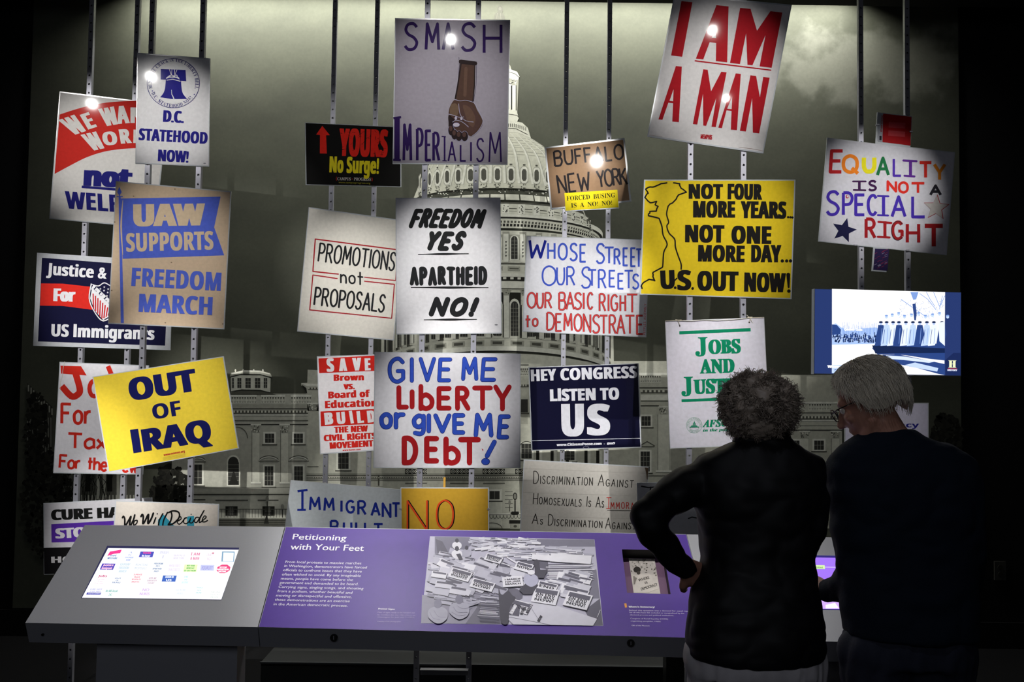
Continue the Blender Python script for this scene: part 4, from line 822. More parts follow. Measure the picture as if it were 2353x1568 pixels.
# NO NUKES
a = W1(placard(PN, 'mustard yellow card with red and black NO, on a wooden stick', 4.4, [(920, 1120.6), (1123, 1121), (1125, 1330), (922, 1330)], 'b08a2c', m=INK_PAPER))
for dx, c, w_, ly in ((5, '14110f', 16, 2), (-3, 'c2401c', 13, 3)):
    for ch, x, y, gw, h in (('N', 1022, 1530, 160, 240), ('O', 1262, 1520, 134, 236)):
        _, st = glyph_strokes(ch)
        for P in st: a.line([(x + dx + gx / _ * gw, y - gy / 100 * h) for gx, gy in P], w_, c, ly, 'r')
a.text('NUKES', 1010, 1800, 1600, 1800, 200, 'c2401c', 'bold', emb=5)
p0 = aty(1018.5, 1121, 4.4); p1 = aty(1023.5, 1098, 4.4)
MB().box((p0.x, 4.407, p0.z - .3), (p1.x, 4.413, p1.z)).build('wooden_stick', mat('stick_wood', 'b98a2a', .6), a.root)
for x in (963, 1685):
    q = aty(650 + x * .28064, 790 + 1355 * .28064, 4.4); MB().box((q.x - .006, 4.396, q.z - .003), (q.x + .006, 4.408, q.z + .003)).build('edge_clip', STEEL_D, a.root)
fin(a)
# BUFFALO NEW YORK
a = W2(placard(PN, 'brown cardboard placard reading BUFFALO NEW YORK with a yellow sticker', 5.2, [(1252.5, 339.7), (1434, 319), (1449, 462), (1266, 480)], '907358', m=INK_GLOSS,
    outline=[(1251, 338.5), (1435, 317), (1451, 463), (1422, 467), (1423.5, 479), (1299, 485.5), (1297.5, 478.5), (1265, 482)]))
CK = '1f1c1f'
a.hand('BUFFALO', 820, 660, 1850, 560, 215, 30, CK, cap='b', gap=26, jit=.03); a.hand('NEW', 880, 1075, 1352, 1018, 265, 30, CK, cap='b', gap=26, jit=.03); a.hand('YORK', 1470, 985, 1905, 935, 245, 30, CK, cap='b', gap=8, jit=.02)
a.part = 'yellow_sticker'; a.poly([(960, 1072), (1755, 1020), (1775, 1285), (978, 1335)], 'e6d21e', 3); a.part = 'sticker_lettering'
a.text('FORCED  BUSING', 995, 1185, 1722, 1135, 68, '1a1814', 'serif', lay=5, part='sticker_lettering'); a.text('IS  A  NO!  NO!', 1062, 1290, 1676, 1248, 66, '1a1814', 'serif', lay=5, part='sticker_lettering')
fin(a)
# WHOSE STREETS OUR STREETS
a = W3(placard(PN, 'white marker-lettered poster reading WHOSE STREETS OUR STREETS in blue and red', 5.2, [(1210, 542.5), (1492, 551), (1485, 775.5), (1200, 762.7)], 'd6d6dc', m=INK_PAPER))
B1 = '3b52b4'; B0 = '16207e'; R1 = 'c73d3c'
HL([('W', 335, 480, 190, 205, .08)], 32, B0)
HL([('H', 572, 498, 78, 190, 0), ('O', 698, 505, 100, 190, 0), ('S', 838, 515, 82, 200, 0), ('E', 960, 532, 64, 205, 0), ('S', 1155, 548, 92, 230, 0), ('T', 1250, 550, 110, 190, 0), ('R', 1370, 565, 66, 185, 0), ('E', 1478, 576, 50, 205, 0), ('E', 1570, 585, 50, 215, 0), ('T', 1630, 592, 62, 210, 0)], 24, B1)
HL([('O', 505, 815, 160, 230, 0), ('U', 680, 805, 86, 205, 0), ('R', 800, 815, 90, 220, 0), ('S', 975, 845, 110, 245, 0), ('T', 1050, 820, 100, 190, 0), ('R', 1180, 850, 84, 220, 0), ('E', 1310, 830, 66, 190, 0), ('E', 1415, 855, 62, 180, 0), ('T', 1490, 850, 100, 210, 0), ('S', 1590, 855, 70, 170, 0)], 22, B1)
E1 = ('2a1c22', 3.5)
HL([('O', 325, 1085, 98, 180, 0), ('U', 440, 1085, 70, 180, 0), ('R', 538, 1090, 74, 185, 0), ('B', 705, 1105, 76, 200, 0), ('A', 792, 1105, 90, 200, 0), ('S', 892, 1100, 80, 190, 0), ('I', 1000, 1100, 4, 195, 0), ('C', 1048, 1100, 60, 195, 0), ('R', 1190, 1125, 70, 205, 0), ('I', 1298, 1125, 4, 200, 0), ('G', 1330, 1120, 78, 190, 0), ('H', 1440, 1125, 60, 190, 0), ('T', 1520, 1140, 125, 215, 0)], 17, R1, 3, 'b', E1)
HL([('t', 300, 1320, 60, 150, 0), ('o', 388, 1305, 58, 140, 0), ('D', 560, 1350, 86, 205, 0), ('E', 668, 1365, 66, 205, 0), ('M', 765, 1360, 92, 200, 0), ('O', 888, 1365, 86, 200, 0), ('N', 1000, 1375, 80, 210, 0), ('S', 1110, 1385, 80, 210, 0), ('T', 1192, 1395, 95, 215, 0), ('R', 1310, 1395, 74, 220, 0), ('A', 1400, 1400, 90, 220, 0), ('T', 1500, 1395, 110, 215, 0), ('E', 1640, 1400, 70, 220, 0)], 17, R1, 3, 'b', E1)
a.hand('PEOPLES ASSEMBLY', 1738, 1410, 1752, 1040, 24, 4, R1, gap=30)
fin(a)
# HEY CONGRESS
a = W4(placard(PN, 'navy placard in heavy white capitals, reading HEY CONGRESS LISTEN TO US', 5.2, [(1214, 844), (1467.6, 835), (1474, 1029), (1221, 1036.4)], '0b0b27'))
HW2 = 'd2d2da'
a.text('HEY', 256, 280, 470, 272, 98, HW2, 'bold', emb=5.5, sp=1.04); a.text('CONGRESS', 503, 271, 1146, 250, 98, HW2, 'bold', emb=5.5, sp=1.04); a.text('LISTEN TO', 416, 445, 995, 430, 96, HW2, 'bold', emb=6, embv=2, sp=1.04)
a.text('U', 512, 736, 702, 733, 262, HW2, 'bold', emb=17, embv=4); a.text('S', 726, 728, 920, 725, 252, HW2, 'bold', emb=15, embv=4)
a.line([(252, 778), (1180, 757)], 6, 'b9b9c4', 3, 'b'); a.text('www.CitizensPosse.com  -  #m9', 470, 822, 960, 808, 21, HW2, 'bold', emb=2); a.ell(717, 834, 26, 9, '7a7a88'); a.ell(717, 834, 22, 6, '0b0b27', 4)
fin(a)
# DISCRIMINATION
a = W4(placard(PN, 'grey ruled card in thin black capitals about discrimination, one word in red', 5.2, [(1203.5, 1056.4), (1490.6, 1073), (1478, 1340), (1188, 1340)], 'b5b1aa', m=INK_PAPER))
for i in range(5): a.line([(190, 1010 + i * 100), (1235, 1052 + i * 96)], 1.2, '9a958c', 2, 'b', 'ruled_lines')
a.hand('DISCRIMINATION', 276, 1134, 770, 1153, 102, 6.5, '24221f', cap='r', small=.62, gap=26); a.hand('AGAINST', 818, 1154, 1112, 1170, 92, 6.5, '24221f', cap='r', small=.62, gap=26)
a.hand('HOMOSEXUALS', 274, 1305, 676, 1328, 88, 6.5, '24221f', cap='r', small=.64, gap=26); a.hand('IS', 722, 1328, 756, 1330, 82, 6.5, '24221f', cap='r', small=.6, gap=26); a.hand('AS', 800, 1335, 866, 1337, 86, 6.5, '24221f', cap='r', small=.58, gap=26)
a.hand('IMMORAL', 905, 1345, 1150, 1350, 92, 6.5, 'a8322a', cap='r', small=.56, gap=28); a.line([(890, 1255), (928, 1255)], 6, 'a8322a'); a.line([(888, 1346), (918, 1346)], 6, 'a8322a'); a.line([(896, 1362), (1150, 1366)], 5, '24221f')
a.hand('AS', 264, 1474, 352, 1480, 84, 6.5, '24221f', cap='r', small=.5, gap=26); a.hand('DISCRIMINATION', 400, 1485, 850, 1508, 90, 6.5, '24221f', cap='r', small=.6, gap=26); a.hand('AGAINST', 880, 1512, 1130, 1522, 88, 6.5, '24221f', cap='r', small=.6, gap=26)
a.poly([(1208, 1002), (1240, 1006), (1232, 1105), (1226, 1100), (1222, 1060), (1214, 1020)], '5a4a3a', 3, 'corner_stain')
fin(a)
# small white placard with thin strokes
a = placard(PN, 'white card with thin black strokes, mostly hidden behind the bent elbow', 4.4, [(1463, 1110), (1765, 1104), (1768, 1330), (1468, 1330)], 'b6b7bc')
a.line([(1474, 1118), (1490, 1121), (1516, 1119)], 3, '2a2a2c'); a.line([(1495, 1120), (1492, 1150)], 3, '2a2a2c'); a.line([(1582, 1192), (1590, 1189), (1602, 1191)], 3, '2a2a2c')
fin(a)
# I AM A MAN
a = W5(placard(PN, 'tall tilted poster in big red capitals, reading I AM A MAN', 4.4, [(1550, -15), (1819.6, 11), (1754, 353), (1487, 314)], 'd8d5d4', inset=3.2))
IR = 'a8131f'
for P in ([(493, 10), (592, 20), (500, 512), (400, 500)],
          [(808, 46), (918, 58), (905, 562), (803, 550), (806, 388), (748, 380), (690, 535), (623, 528)],
          [(1022, 70), (1116, 80), (1174, 276), (1295, 100), (1402, 113), (1306, 611), (1197, 598), (1250, 318), (1133, 588), (1088, 584), (1076, 300), (1020, 577), (931, 566)],
          [(443, 595), (497, 600), (470, 1101), (411, 1095), (418, 930), (376, 925), (322, 1080), (286, 1075)],
          [(690, 624), (730, 629), (760, 822), (852, 646), (900, 652), (803, 1146), (764, 1141), (808, 880), (716, 1134), (690, 1131), (688, 845), (636, 1122), (596, 1117)],
          [(982, 661), (1028, 666), (993, 1173), (938, 1168), (945, 1000), (900, 994), (857, 1155), (825, 1150)],
          [(1114, 678), (1166, 684), (1200, 876), (1230, 693), (1288, 700), (1193, 1202), (1137, 1195), (1130, 885), (1074, 1185), (1020, 1179)],
          [(614, 542), (1302, 627), (1302, 638), (611, 553)]): a.poly(P, IR, 2)
for P in ([(808, 225), (805, 342), (767, 338)], [(422, 805), (418, 912), (386, 908)], [(950, 870), (946, 984), (905, 980)]): a.poly(P, 'd8d5d4', 3)
a.text('MEMPHIS', 664, 1248, 768, 1258, 40, IR, 'bold', emb=1.5)
a.line([(205, 1216), (320, 1232)], 2, '8a6a60', 2); a.line([(1010, 1325), (1160, 1345), (1225, 1360)], 2.5, '8a6a60', 2)
fin(a)
# NOT FOUR MORE YEARS
a = W6(placard(PN, 'wide yellow placard with map outline, reading NOT FOUR MORE YEARS', 4.4, [(1480, 413), (1828, 413), (1819, 687.6), (1470, 677)], 'd9bd22', inset=2.6))
def HB(s, x0, y0, x1, y1, h, e=17): a.text(s, x0, y0, x1, y1, h, '181614', 'bold', emb=e * .55, embv=3, sp=1.06)
HB('NOT', 620, 333, 965, 333, 142); HB('FOUR', 1010, 338, 1356, 342, 150); HB('MORE', 665, 520, 1086, 522, 160); HB('YEARS', 1140, 526, 1598, 532, 164); a.ell(1616, 520, 12, 12, '181614'); a.ell(1640, 521, 12, 12, '181614'); a.ell(1660, 523, 12, 12, '181614')
HB('NOT', 584, 768, 978, 772, 168, 20); HB('ONE', 1048, 782, 1448, 786, 172, 20); HB('MORE', 714, 960, 1180, 968, 160); HB('DAY', 1246, 968, 1548, 970, 168)
for x in (1558, 1602, 1640): a.ell(x, 958, 17, 17, '181614')
HB('U', 342, 1238, 484, 1232, 180, 20); HB('S', 508, 1248, 648, 1246, 192, 18); a.ell(486, 1226, 14, 14, '181614'); a.ell(660, 1234, 14, 14, '181614'); HB('OUT', 705, 1252, 1118, 1258, 190, 22); HB('NOW', 1175, 1262, 1592, 1270, 186, 20)
a.line([(1618, 1095), (1622, 1220)], 40, '181614', 3, taper=lambda t: 1 - .5 * t); a.ell(1624, 1260, 18, 18, '181614')
rn = random.Random(11); a.part = 'map_outline'
def jag(P, k=5, j=7):
    out = []
    for (x0, y0), (x1, y1) in zip(P, P[1:]):
        for i in range(k): t = i / k; out.append((x0 + (x1 - x0) * t + (rn.uniform(-j, j) if i else 0), y0 + (y1 - y0) * t + (rn.uniform(-j, j) if i else 0)))
    return out + [P[-1]]
a.line(jag([(402, 176), (345, 184), (285, 212), (215, 222), (190, 240), (216, 280), (182, 322), (235, 375), (300, 362), (285, 395), (315, 412), (296, 460), (232, 462), (218, 505), (325, 532)], 3, 5), 14, '181614')
a.line(smooth_pts([(325, 532), (352, 610), (365, 700), (405, 790), (372, 870), (362, 1000), (355, 1024)]), 14, '181614'); a.line(jag([(355, 1024), (265, 1072), (262, 1110), (282, 1156), (225, 1142), (172, 1172), (145, 1212), (156, 1234)], 3, 4), 14, '181614')
a.line(jag([(470, 176), (530, 184), (545, 230), (598, 270), (520, 296), (480, 355), (415, 410)], 3, 5), 14, '181614'); a.line(smooth_pts([(415, 410), (400, 490), (420, 570), (402, 610), (425, 680), (480, 740), (488, 820), (520, 920), (545, 990), (545, 1040)]), 14, '181614'); a.line([(502, 1132), (478, 1156), (474, 1182)], 14, '181614')
fin(a)
# JOBS AND JUSTICE
a = W7(placard(PN, 'white poster tied with string, reading JOBS AND JUSTICE in green serif', 4.4, [(1528.6, 738), (1756, 729), (1770, 1023), (1539.5, 1031.4)], 'cbc8d2', m=INK_PAPER, inset=1.6))
GN = '0b7a56'; a.part = 'green_bars'; a.poly([(252, 254), (928, 224), (928, 255), (252, 284)], GN, 2); a.poly([(272, 900), (960, 872), (960, 900), (273, 927)], GN, 2); a.part = 'lettering'
a.text('J', 404, 472, 524, 468, 158, GN, 'serif', emb=5, embv=2); a.text('OBS', 528, 468, 836, 458, 128, GN, 'serif', emb=9, embv=2); a.text('AND', 446, 655, 778, 645, 130, GN, 'serif', emb=8, embv=2); a.text('J', 272, 850, 386, 846, 160, GN, 'serif', emb=5, embv=2); a.text('USTICE', 388, 848, 955, 826, 132, GN, 'serif', emb=9, embv=2)
a.text('AFSCME', 468, 1166, 860, 1150, 68, GN, 'serifi', emb=4); a.text('in the public service', 475, 1208, 955, 1190, 28, GN, 'serifi', emb=2)
a.part = 'round_seal'; a.ring(393, 1146, 74, 74, 2.5, GN, 3, 40); a.ring(393, 1146, 50, 50, 2, GN, 3, 32); a.arc('AMERICAN FEDERATION', 393, 1146, 56, -110, 110, 13, GN, 'sans', part='round_seal'); a.arc('EMPLOYEES', 393, 1146, 68, 225, 135, 13, GN, 'sans', True, part='round_seal')
a.poly([(350, 1170), (440, 1168), (436, 1158), (424, 1158), (420, 1146), (410, 1146), (408, 1130), (398, 1118), (394, 1100), (390, 1118), (380, 1130), (378, 1146), (366, 1146), (362, 1158), (352, 1160)], GN, 4)
for i in range(4): a.line([(360, 1164 - i * 12 + .5), (428, 1163 - i * 12)], 1.8, 'cbc8d2', 5)
a.part = 'punched_hole'; a.rect(252, 192, 262, 210, '2a2622'); a.ell(915, 170, 7, 8, '2a2622')
st = MB()
def s3(P, r=.0012):
    st.tube([aty(1500 + x * .24228, 700 + y * .24228, 4.396) for x, y in P], r, 5)
s3([(120, 156), (215, 152), (360, 158), (480, 148), (620, 152), (760, 145), (900, 128), (1056, 122)]); s3([(215, 145), (245, 150), (272, 148)], .002); s3([(240, 150), (256, 198)]); s3([(890, 100), (915, 122), (935, 130), (900, 122), (945, 118), (925, 128), (915, 168)], .0017); s3([(925, 128), (938, 160), (952, 176)], .001)
st.build('string_tie', mat('string_twine', 'c9c2ae', .8), a.root)
fin(a)
# EQUALITY
a = W8(placard(PN, 'white placard in rainbow capitals with stars, reading EQUALITY IS NOT A SPECIAL RIGHT', 4.85, [(1900.8, 316.3), (2194.6, 350), (2175.5, 587), (1880.4, 555)], 'c9c8cf',
    outline=[(1900.8, 316.3), (2012, 330), (2016, 258), (2096, 267), (2092, 338), (2194.6, 350), (2175.5, 587), (2040, 572), (2037, 626), (2003, 623), (2007, 569), (1880.4, 555)]))
cols = ['a81c20', 'dd7a1e', 'd9cf1c', '1b6a3c', '4a2c9c', '5a2a88', 'c0281e', 'cf7a1c']
HL([('E', 265, 968, 62, 118, .06)], 19, cols[0]); HL([('Q', 338, 970, 78, 92, 0)], 20, cols[1]); HL([('U', 454, 966, 58, 78, 0)], 24, cols[2]); HL([('A', 530, 986, 62, 96, 0)], 17, cols[3]); HL([('L', 622, 990, 40, 94, 0)], 13, cols[4])
HL([('I', 716, 994, 4, 90, 0)], 17, cols[5]); a.line([(676, 904), (750, 908)], 12, cols[5]); a.line([(682, 990), (738, 994)], 12, cols[5]); HL([('T', 768, 1000, 66, 84, 0)], 17, cols[6]); HL([('Y', 850, 1012, 60, 86, 0)], 17, cols[7])
MR = '3a1844'; HL([('S', 482, 1072, 40, 52, 0)], 13, MR); HL([('I', 428, 1070, 4, 50, 0)], 15, MR); a.line([(392, 1022), (464, 1022)], 10, MR); a.line([(396, 1070), (462, 1072)], 10, MR)
HL([('N', 588, 1078, 46, 56, 0), ('O', 652, 1084, 48, 56, 0), ('T', 722, 1086, 72, 54, 0)], 14, 'cc2c22'); HL([('A', 828, 1098, 58, 52, 0)], 15, '22222a')
VI = '3f2a9c'; HL([('S', 246, 1208, 66, 128, 0), ('P', 338, 1210, 50, 124, 0), ('E', 408, 1210, 48, 112, 0), ('C', 478, 1210, 46, 110, 0), ('A', 612, 1220, 74, 112, 0), ('L', 728, 1222, 68, 114, 0)], 17, VI); HL([('I', 564, 1212, 4, 110, 0)], 18, VI); a.line([(532, 1104), (592, 1106)], 11, VI); a.line([(532, 1212), (590, 1214)], 11, VI); a.ell(360, 1108, 9, 10, 'b03040', 5); a.ell(362, 1106, 5, 6, 'c9c8cf', 6)
DR2 = '96181e'; HL([('R', 466, 1340, 50, 106, 0), ('G', 616, 1346, 56, 96, 0), ('H', 698, 1366, 64, 104, 0)], 18, DR2); HL([('I', 572, 1338, 4, 92, 0)], 17, DR2); a.line([(536, 1250), (608, 1256)], 12, DR2); a.line([(532, 1334), (598, 1338)], 12, DR2); HL([('T', 796, 1388, 102, 116, 0)], 24, DR2)
a.ring(644, 1300, 34, 54, 3, '22202c', 6, 18, 40, 320)
a.part = 'blue_star'; a.star(342, 1298, 72, '16183c', 14, 3, k=.45); a.part = 'cream_star'; a.star(862, 1170, 76, 'a02a2a', 4, 3, k=.45); a.star(860, 1170, 70, 'b9b4b0', 4, 4, k=.45)
a.part = 'red_sticker'; a.poly([(562, 640), (722, 658), (716, 820), (558, 800)], 'a0151a', 2); a.poly([(594, 686), (688, 692), (686, 724), (592, 718)], 'b23a40', 3); a.poly([(592, 734), (686, 742), (684, 772), (590, 764)], 'b23a40', 3)
a.poly([(536, 638), (560, 640), (556, 800), (530, 796)], '9c9ea6', 2); a.rect(541, 765, 553, 790, '23242a', 3); a.text('marriage', 556, 742, 562, 648, 12, 'a02a2a', 'bold', lay=3)
a.part = 'flag_strip'; a.poly([(516, 1400), (596, 1404), (586, 1526), (506, 1520)], '2a2048', 2)
rn = random.Random(5)
for i in range(26):
    x = rn.uniform(518, 582); y = rn.uniform(1408, 1512); a.line([(x - 7, y + 3), (x + 7, y - 4)], 2.4, rn.choice(['7a2a48', '8c8aa0', '7a2a48']), 3)
a.part = 'lettering'
for (x, y) in ((530, 704), (718, 742), (406, 1381), (698, 1411)):
    q = aty(1800 + x * .40812, y * .40812, 4.85); MB().box((q.x - .008, 4.843, q.z - .003), (q.x + .008, 4.858, q.z + .003)).build('edge_clip', STEEL_D, a.root)
fin(a)
# panel behind the man
a = placard('title_panel', 'lavender white panel with dark blue title ending acy, behind the gray-haired man', 4.85, [(1941, 926), (2134, 926), (2134, 1140), (1941, 1140)], 'd0ccdf', cat='panel')
a.view(1840, 640, .26789); a.text('Democracy', 430, 1278, 1015, 1278, 40, '2a2a86', 'bold', emb=1)
fin(a)
# wall screen with an old parade photograph
TY = 4.80
o = empty('wall_screen', (aty(2040, 865, TY).x, TY, aty(2040, 865, TY).z), 'glowing blue wall screen showing a black and white parade photo, above the gray-haired man', 'screen')
P = [aty(x, y, TY) for x, y in ((1871.6, 663.3), (2209, 671.6), (2208.6, 865), (1870, 860))]
MB().prism(P, (0, .045, 0)).build('screen_housing', mat('screen_housing', '8f949c', .35), o)
a = Art((0, TY - .0005, 0), (0, -1, 0), .0002).view(1840, 640, .26789); a.part = 'display'
def T2(c): return c
a.poly([(122, 92), (1374, 122), (1371, 834), (117, 816)], '27386c', 0); a.poly([(268, 90), (1238, 118), (1232, 830), (267, 814)], 'ffffff', 1, 'parade_photo'); a.part = 'parade_photo'
a.poly([(1310, 640), (1374, 640), (1371, 834), (1240, 830), (1240, 700)], '1c2a58', 1)
rn = random.Random(9); D1 = '2c4684'; D2 = '16264e'; D3 = '7f9fdc'; D4 = 'c0d6ff'
a.poly([(268, 400), (300, 385), (345, 420), (400, 440), (640, 420), (700, 440), (700, 560), (268, 570)], 'a9c4f4', 2)
for i in range(150): x = rn.uniform(270, 660); h = rn.uniform(10, 34); y = rn.uniform(500, 555); a.poly([(x, y), (x + 4, y - h), (x + 9, y - h), (x + 11, y)], rn.choice([D1, D2, D2, D4]), 3); a.ell(x + 6, y - h - 4, 4, 5, rn.choice([D1, D2]), 3, 8)
for i in range(60): x = rn.uniform(360, 680); a.line([(x, 480), (x + rn.uniform(-8, 8), rn.uniform(370, 440))], 2, D3, 3)
a.poly([(268, 395), (310, 400), (345, 440), (340, 480), (268, 485)], D1, 4)
for i in range(90):
    x0 = rn.uniform(850, 1225); y0 = rn.uniform(190, 330); a.line([(x0, y0), (x0 + rn.uniform(-16, 16), y0 + rn.uniform(-20, 20))], 2.2, rn.choice([D3, D1, D3]), 3)
for P in ([(1020, 130), (1090, 180), (1160, 270)], [(1078, 118), (1110, 180), (1150, 240)], [(1140, 120), (1190, 240)], [(860, 180), (960, 250), (1060, 320)], [(1215, 150), (1190, 260)], [(1236, 150), (1200, 230)]): a.line(P, 5, D3, 3)
a.poly([(940, 118), (1010, 118), (990, 180), (965, 185)], D3, 4); a.poly([(958, 220), (985, 215), (995, 300), (988, 360), (974, 360)], D1, 5)
a.poly([(640, 560), (1236, 560), (1236, 705), (1100, 690), (900, 660), (800, 650), (660, 655), (612, 600)], D1, 4); a.poly([(612, 575), (1236, 600), (1236, 640), (640, 645)], D2, 5)
for i, x in enumerate((665, 715, 770, 820, 880, 940, 1000, 1060, 1120, 1190)):
    c = D4 if i % 2 else 'e8f0ff'; c2 = D1 if i % 3 == 0 else c
    a.poly([(x, 400), (x + 45, 400), (x + 60, 480), (x + 30, 575), (x - 30, 580), (x - 12, 470)], c2, 6); a.line([(x + 5, 440), (x - 10, 560)], 4, D1, 7); a.line([(x + 32, 430), (x + 22, 560)], 4, D3, 7)
    a.ell(x + 22, 385, 14, 16, 'b8ccf4', 7, 10); a.ell(x + 22, 376, 18, 9, D2, 8, 10); a.ell(x + 70, 330 - (i % 3) * 12, 13, 15, D4, 5, 10); a.ell(x + 70, 320 - (i % 3) * 12, 14, 7, D3, 6, 10)
a.poly([(1180, 380), (1236, 370), (1236, 580), (1190, 540)], 'e8f0ff', 8)
a.poly([(610, 650), (665, 655), (700, 690), (610, 675)], D1, 6); a.poly([(700, 655), (830, 650), (1236, 735), (1236, 830), (1180, 820), (1000, 770), (880, 745), (760, 720)], D1, 6); a.poly([(730, 660), (900, 672), (1150, 715), (1100, 725), (880, 700), (740, 690)], 'd8e6ff', 7); a.poly([(890, 745), (980, 722), (1180, 770), (1170, 800), (1000, 770)], 'c4d8ff', 7)
a.ell(703, 700, 34, 26, D2, 8, 14); a.ell(690, 690, 6, 6, 'ffffff', 9); a.ell(718, 690, 6, 6, 'ffffff', 9); a.poly([(270, 745), (600, 735), (700, 800), (600, 818), (267, 814)], D4, 3)
for i in range(70): x = rn.uniform(275, 640); y = rn.uniform(755, 808); a.line([(x, y), (x + 14, y - 2)], 2.4, D1, 4)
a.text('Woman Suffrage', 228, 768, 560, 776, 24, 'ffffff', 'bold', emb=2, lay=9, part='caption'); a.text('Quaker Oats', 372, 447, 530, 450, 19, 'ffffff', 'bold', emb=2, lay=9, part='caption')
a.part = 'channel_mark'; a.text('H', 1266, 766, 1334, 767, 62, 'e9edc0', 'serif', emb=5, lay=9, part='channel_mark'); a.line([(1262, 775), (1342, 777)], 8, 'a03a50', 9, 'b'); a.text('HISTORY', 1258, 794, 1342, 796, 14, 'e6ecff', 'bold', emb=1, lay=9, part='channel_mark')
a.ox = a.oy = 0; a.sc = 1; a.build(o, inkmat('tv_glow', .3, emit=1.15, ga=0.))
# ------------------------------------------------------------------ the reading rail
LAM = mat('grey_laminate', '8e8f95', .5, coat=.5, coatr=.36, noise_s=160, noise_a=.05, bump=.05)
LAMF = mat('grey_laminate_edge', '9a9ba2', .5)
def plane3(a, b, c):
    n = (b - a).cross(c - a).normalized(); return a, (n if n.z > 0 else -n)
def hit(px, py, pl): r = ray(px, py); return EYE + r * ((pl[0] - EYE).dot(pl[1]) / r.dot(pl[1]))
def module(name, label, TL, TR, BR, BL, hole=None, cat='display stand'):
    """a sloping desk module: four world corners in one plane"""
    root = empty(name, ((BL.x + BR.x) / 2, (BL.y + TL.y) / 2, 0), label, cat, None)
    n = (BR - BL).cross(TL - BL).normalized()
    if not hole: MB().add([TL, TR, BR, BL], [(3, 2, 1, 0)]).build('desk_top', LAM, root)
    else:
        H = hole; mb = MB().add([TL, TR, BR, BL] + H, [(0, 4, 5, 1), (1, 5, 6, 2), (2, 6, 7, 3), (3, 7, 4, 0)]); mb.build('desk_top', LAM, root)
    fl, fr = BL + Vector((0, .034, -.079)), BR + Vector((0, .034, -.079)); bl, br = Vector((TL.x, TL.y, TL.z - .1)), Vector((TR.x, TR.y, TR.z - .1))
    mb = MB().add([BL, BR, fr, fl, TL, TR, br, bl], [(0, 3, 2, 1), (3, 7, 6, 2), (4, 5, 6, 7), (0, 4, 7, 3), (1, 2, 6, 5)]); mb.build('fascia', LAMF, root)
    return root, n
# module with the touch screen
TR1 = atz(654, 1211, 1.); BR1 = atz(592, 1442, .705); BL1 = atz(58, 1432, .705); p1 = plane3(TR1, BR1, BL1); TL1 = hit(195, 1207, p1)
m1, n1 = module('touchscreen_desk', 'light grey sloping desk with a lit touch screen, at the end of the rail', TL1, TR1, BR1, BL1)
f0 = aty(222, 1510, 3.66); f1 = aty(545, 1516, 3.66)
MB().box((f0.x, 3.66, 0), (f1.x, 3.775, .66)).build('pedestal', LAMF, m1)
BLK = mat('black_metal', '060606', .35)
for x, y in ((98, 1459), (557, 1467)):
    q = aty(x, y, BL1.y + .013); MB().cyl((q.x, q.y - .003, q.z), (q.x, q.y + .01, q.z), .0045, n=10).build('screw', BLK, m1)
a = Art(p1[0] + p1[1] * .0006, p1[1], .00025).view(0, 1130, .28049); a.part = 'touch_screen'
a.poly([(878, 445), (1960, 460), (1815, 889), (664, 873)], '26264a', 0, 'screen_bezel'); a.poly([(886, 464), (1955, 478), (1813, 885), (672, 870)], 'ffffff', 1, 'touch_screen')
def upk(x, h): return ((.51 - .42 * (x - 670) / 1150) * h * -1 * -1, -h)
def mini(cx, cy, w_, h, fc, lines, tc, tilt=0):
    u = upk(cx, h); x0 = cx - w_ / 2 - u[0] / 2; y0 = cy + h / 2
    if fc: a.poly([(x0, y0), (x0 + w_, y0 + w_ * .014), (x0 + w_ + u[0], y0 - h + w_ * .014), (x0 + u[0], y0 - h)], fc, 2, 'thumbnail')
    n = len(lines)
    for i, (t, sty, k) in enumerate(lines):
        f = 1 - (i + .82) / n; bx = x0 + u[0] * f; by = y0 + u[1] * f; ww = w_ * k; hh = h / n * .66
        a.text(t, bx + (w_ - ww) / 2, by, bx + (w_ + ww) / 2, by + 1, hh, tc if isinstance(tc, str) else tc[i], sty, emb=.8, lay=3, up=(u[0] / n * .66, -hh), part='thumbnail_writing')
a.poly([(878, 530), (900, 492), (998, 476), (985, 505), (930, 512)], 'e83a8a', 2, 'thumbnail'); mini(925, 535, 90, 46, None, [('not', 'boldi', .6), ('WELFARE', 'bold', .9)], '5a7ab0')
mini(1062, 530, 70, 84, None, [('A', 'serif', .4), ('D.C.', 'bold', .4), ('STATEHOOD', 'bold', 1), ('NOW!', 'bold', .5)], 'a8b4dc')
mini(1200, 515, 112, 46, '4b4fb4', [('YOURS', 'bold', .6), ('No Surge!', 'bold', .6)], ('e04a9a', 'e8ecff')); mini(1340, 518, 90, 72, 'f2f2fa', [('SMASH', 'sans', .8), ('I', 'bold', .1), ('', 'sans', 1)][:2], 'c8c8dc'); mini(1468, 535, 100, 44, 'f6f0fa', [('BUFFALO', 'sans', .9), ('NEW YORK', 'sans', .9)], 'ccc8d8')
mini(1598, 530, 92, 72, None, [('I AM', 'bold', .8), ('A MAN', 'bold', .8)], 'd88aa8'); mini(1720, 535, 70, 70, None, [('EQUALITY', 'sans', .8), ('RIGHT', 'sans', .6)], 'd8ccd8'); a.poly([(1738, 500), (1756, 500), (1752, 514), (1734, 514)], 'c85a7a', 2, 'thumbnail')
mini(1868, 533, 104, 84, '7f9fba', [], ''); mini(1870, 536, 84, 72, 'f4fbff', [], '')
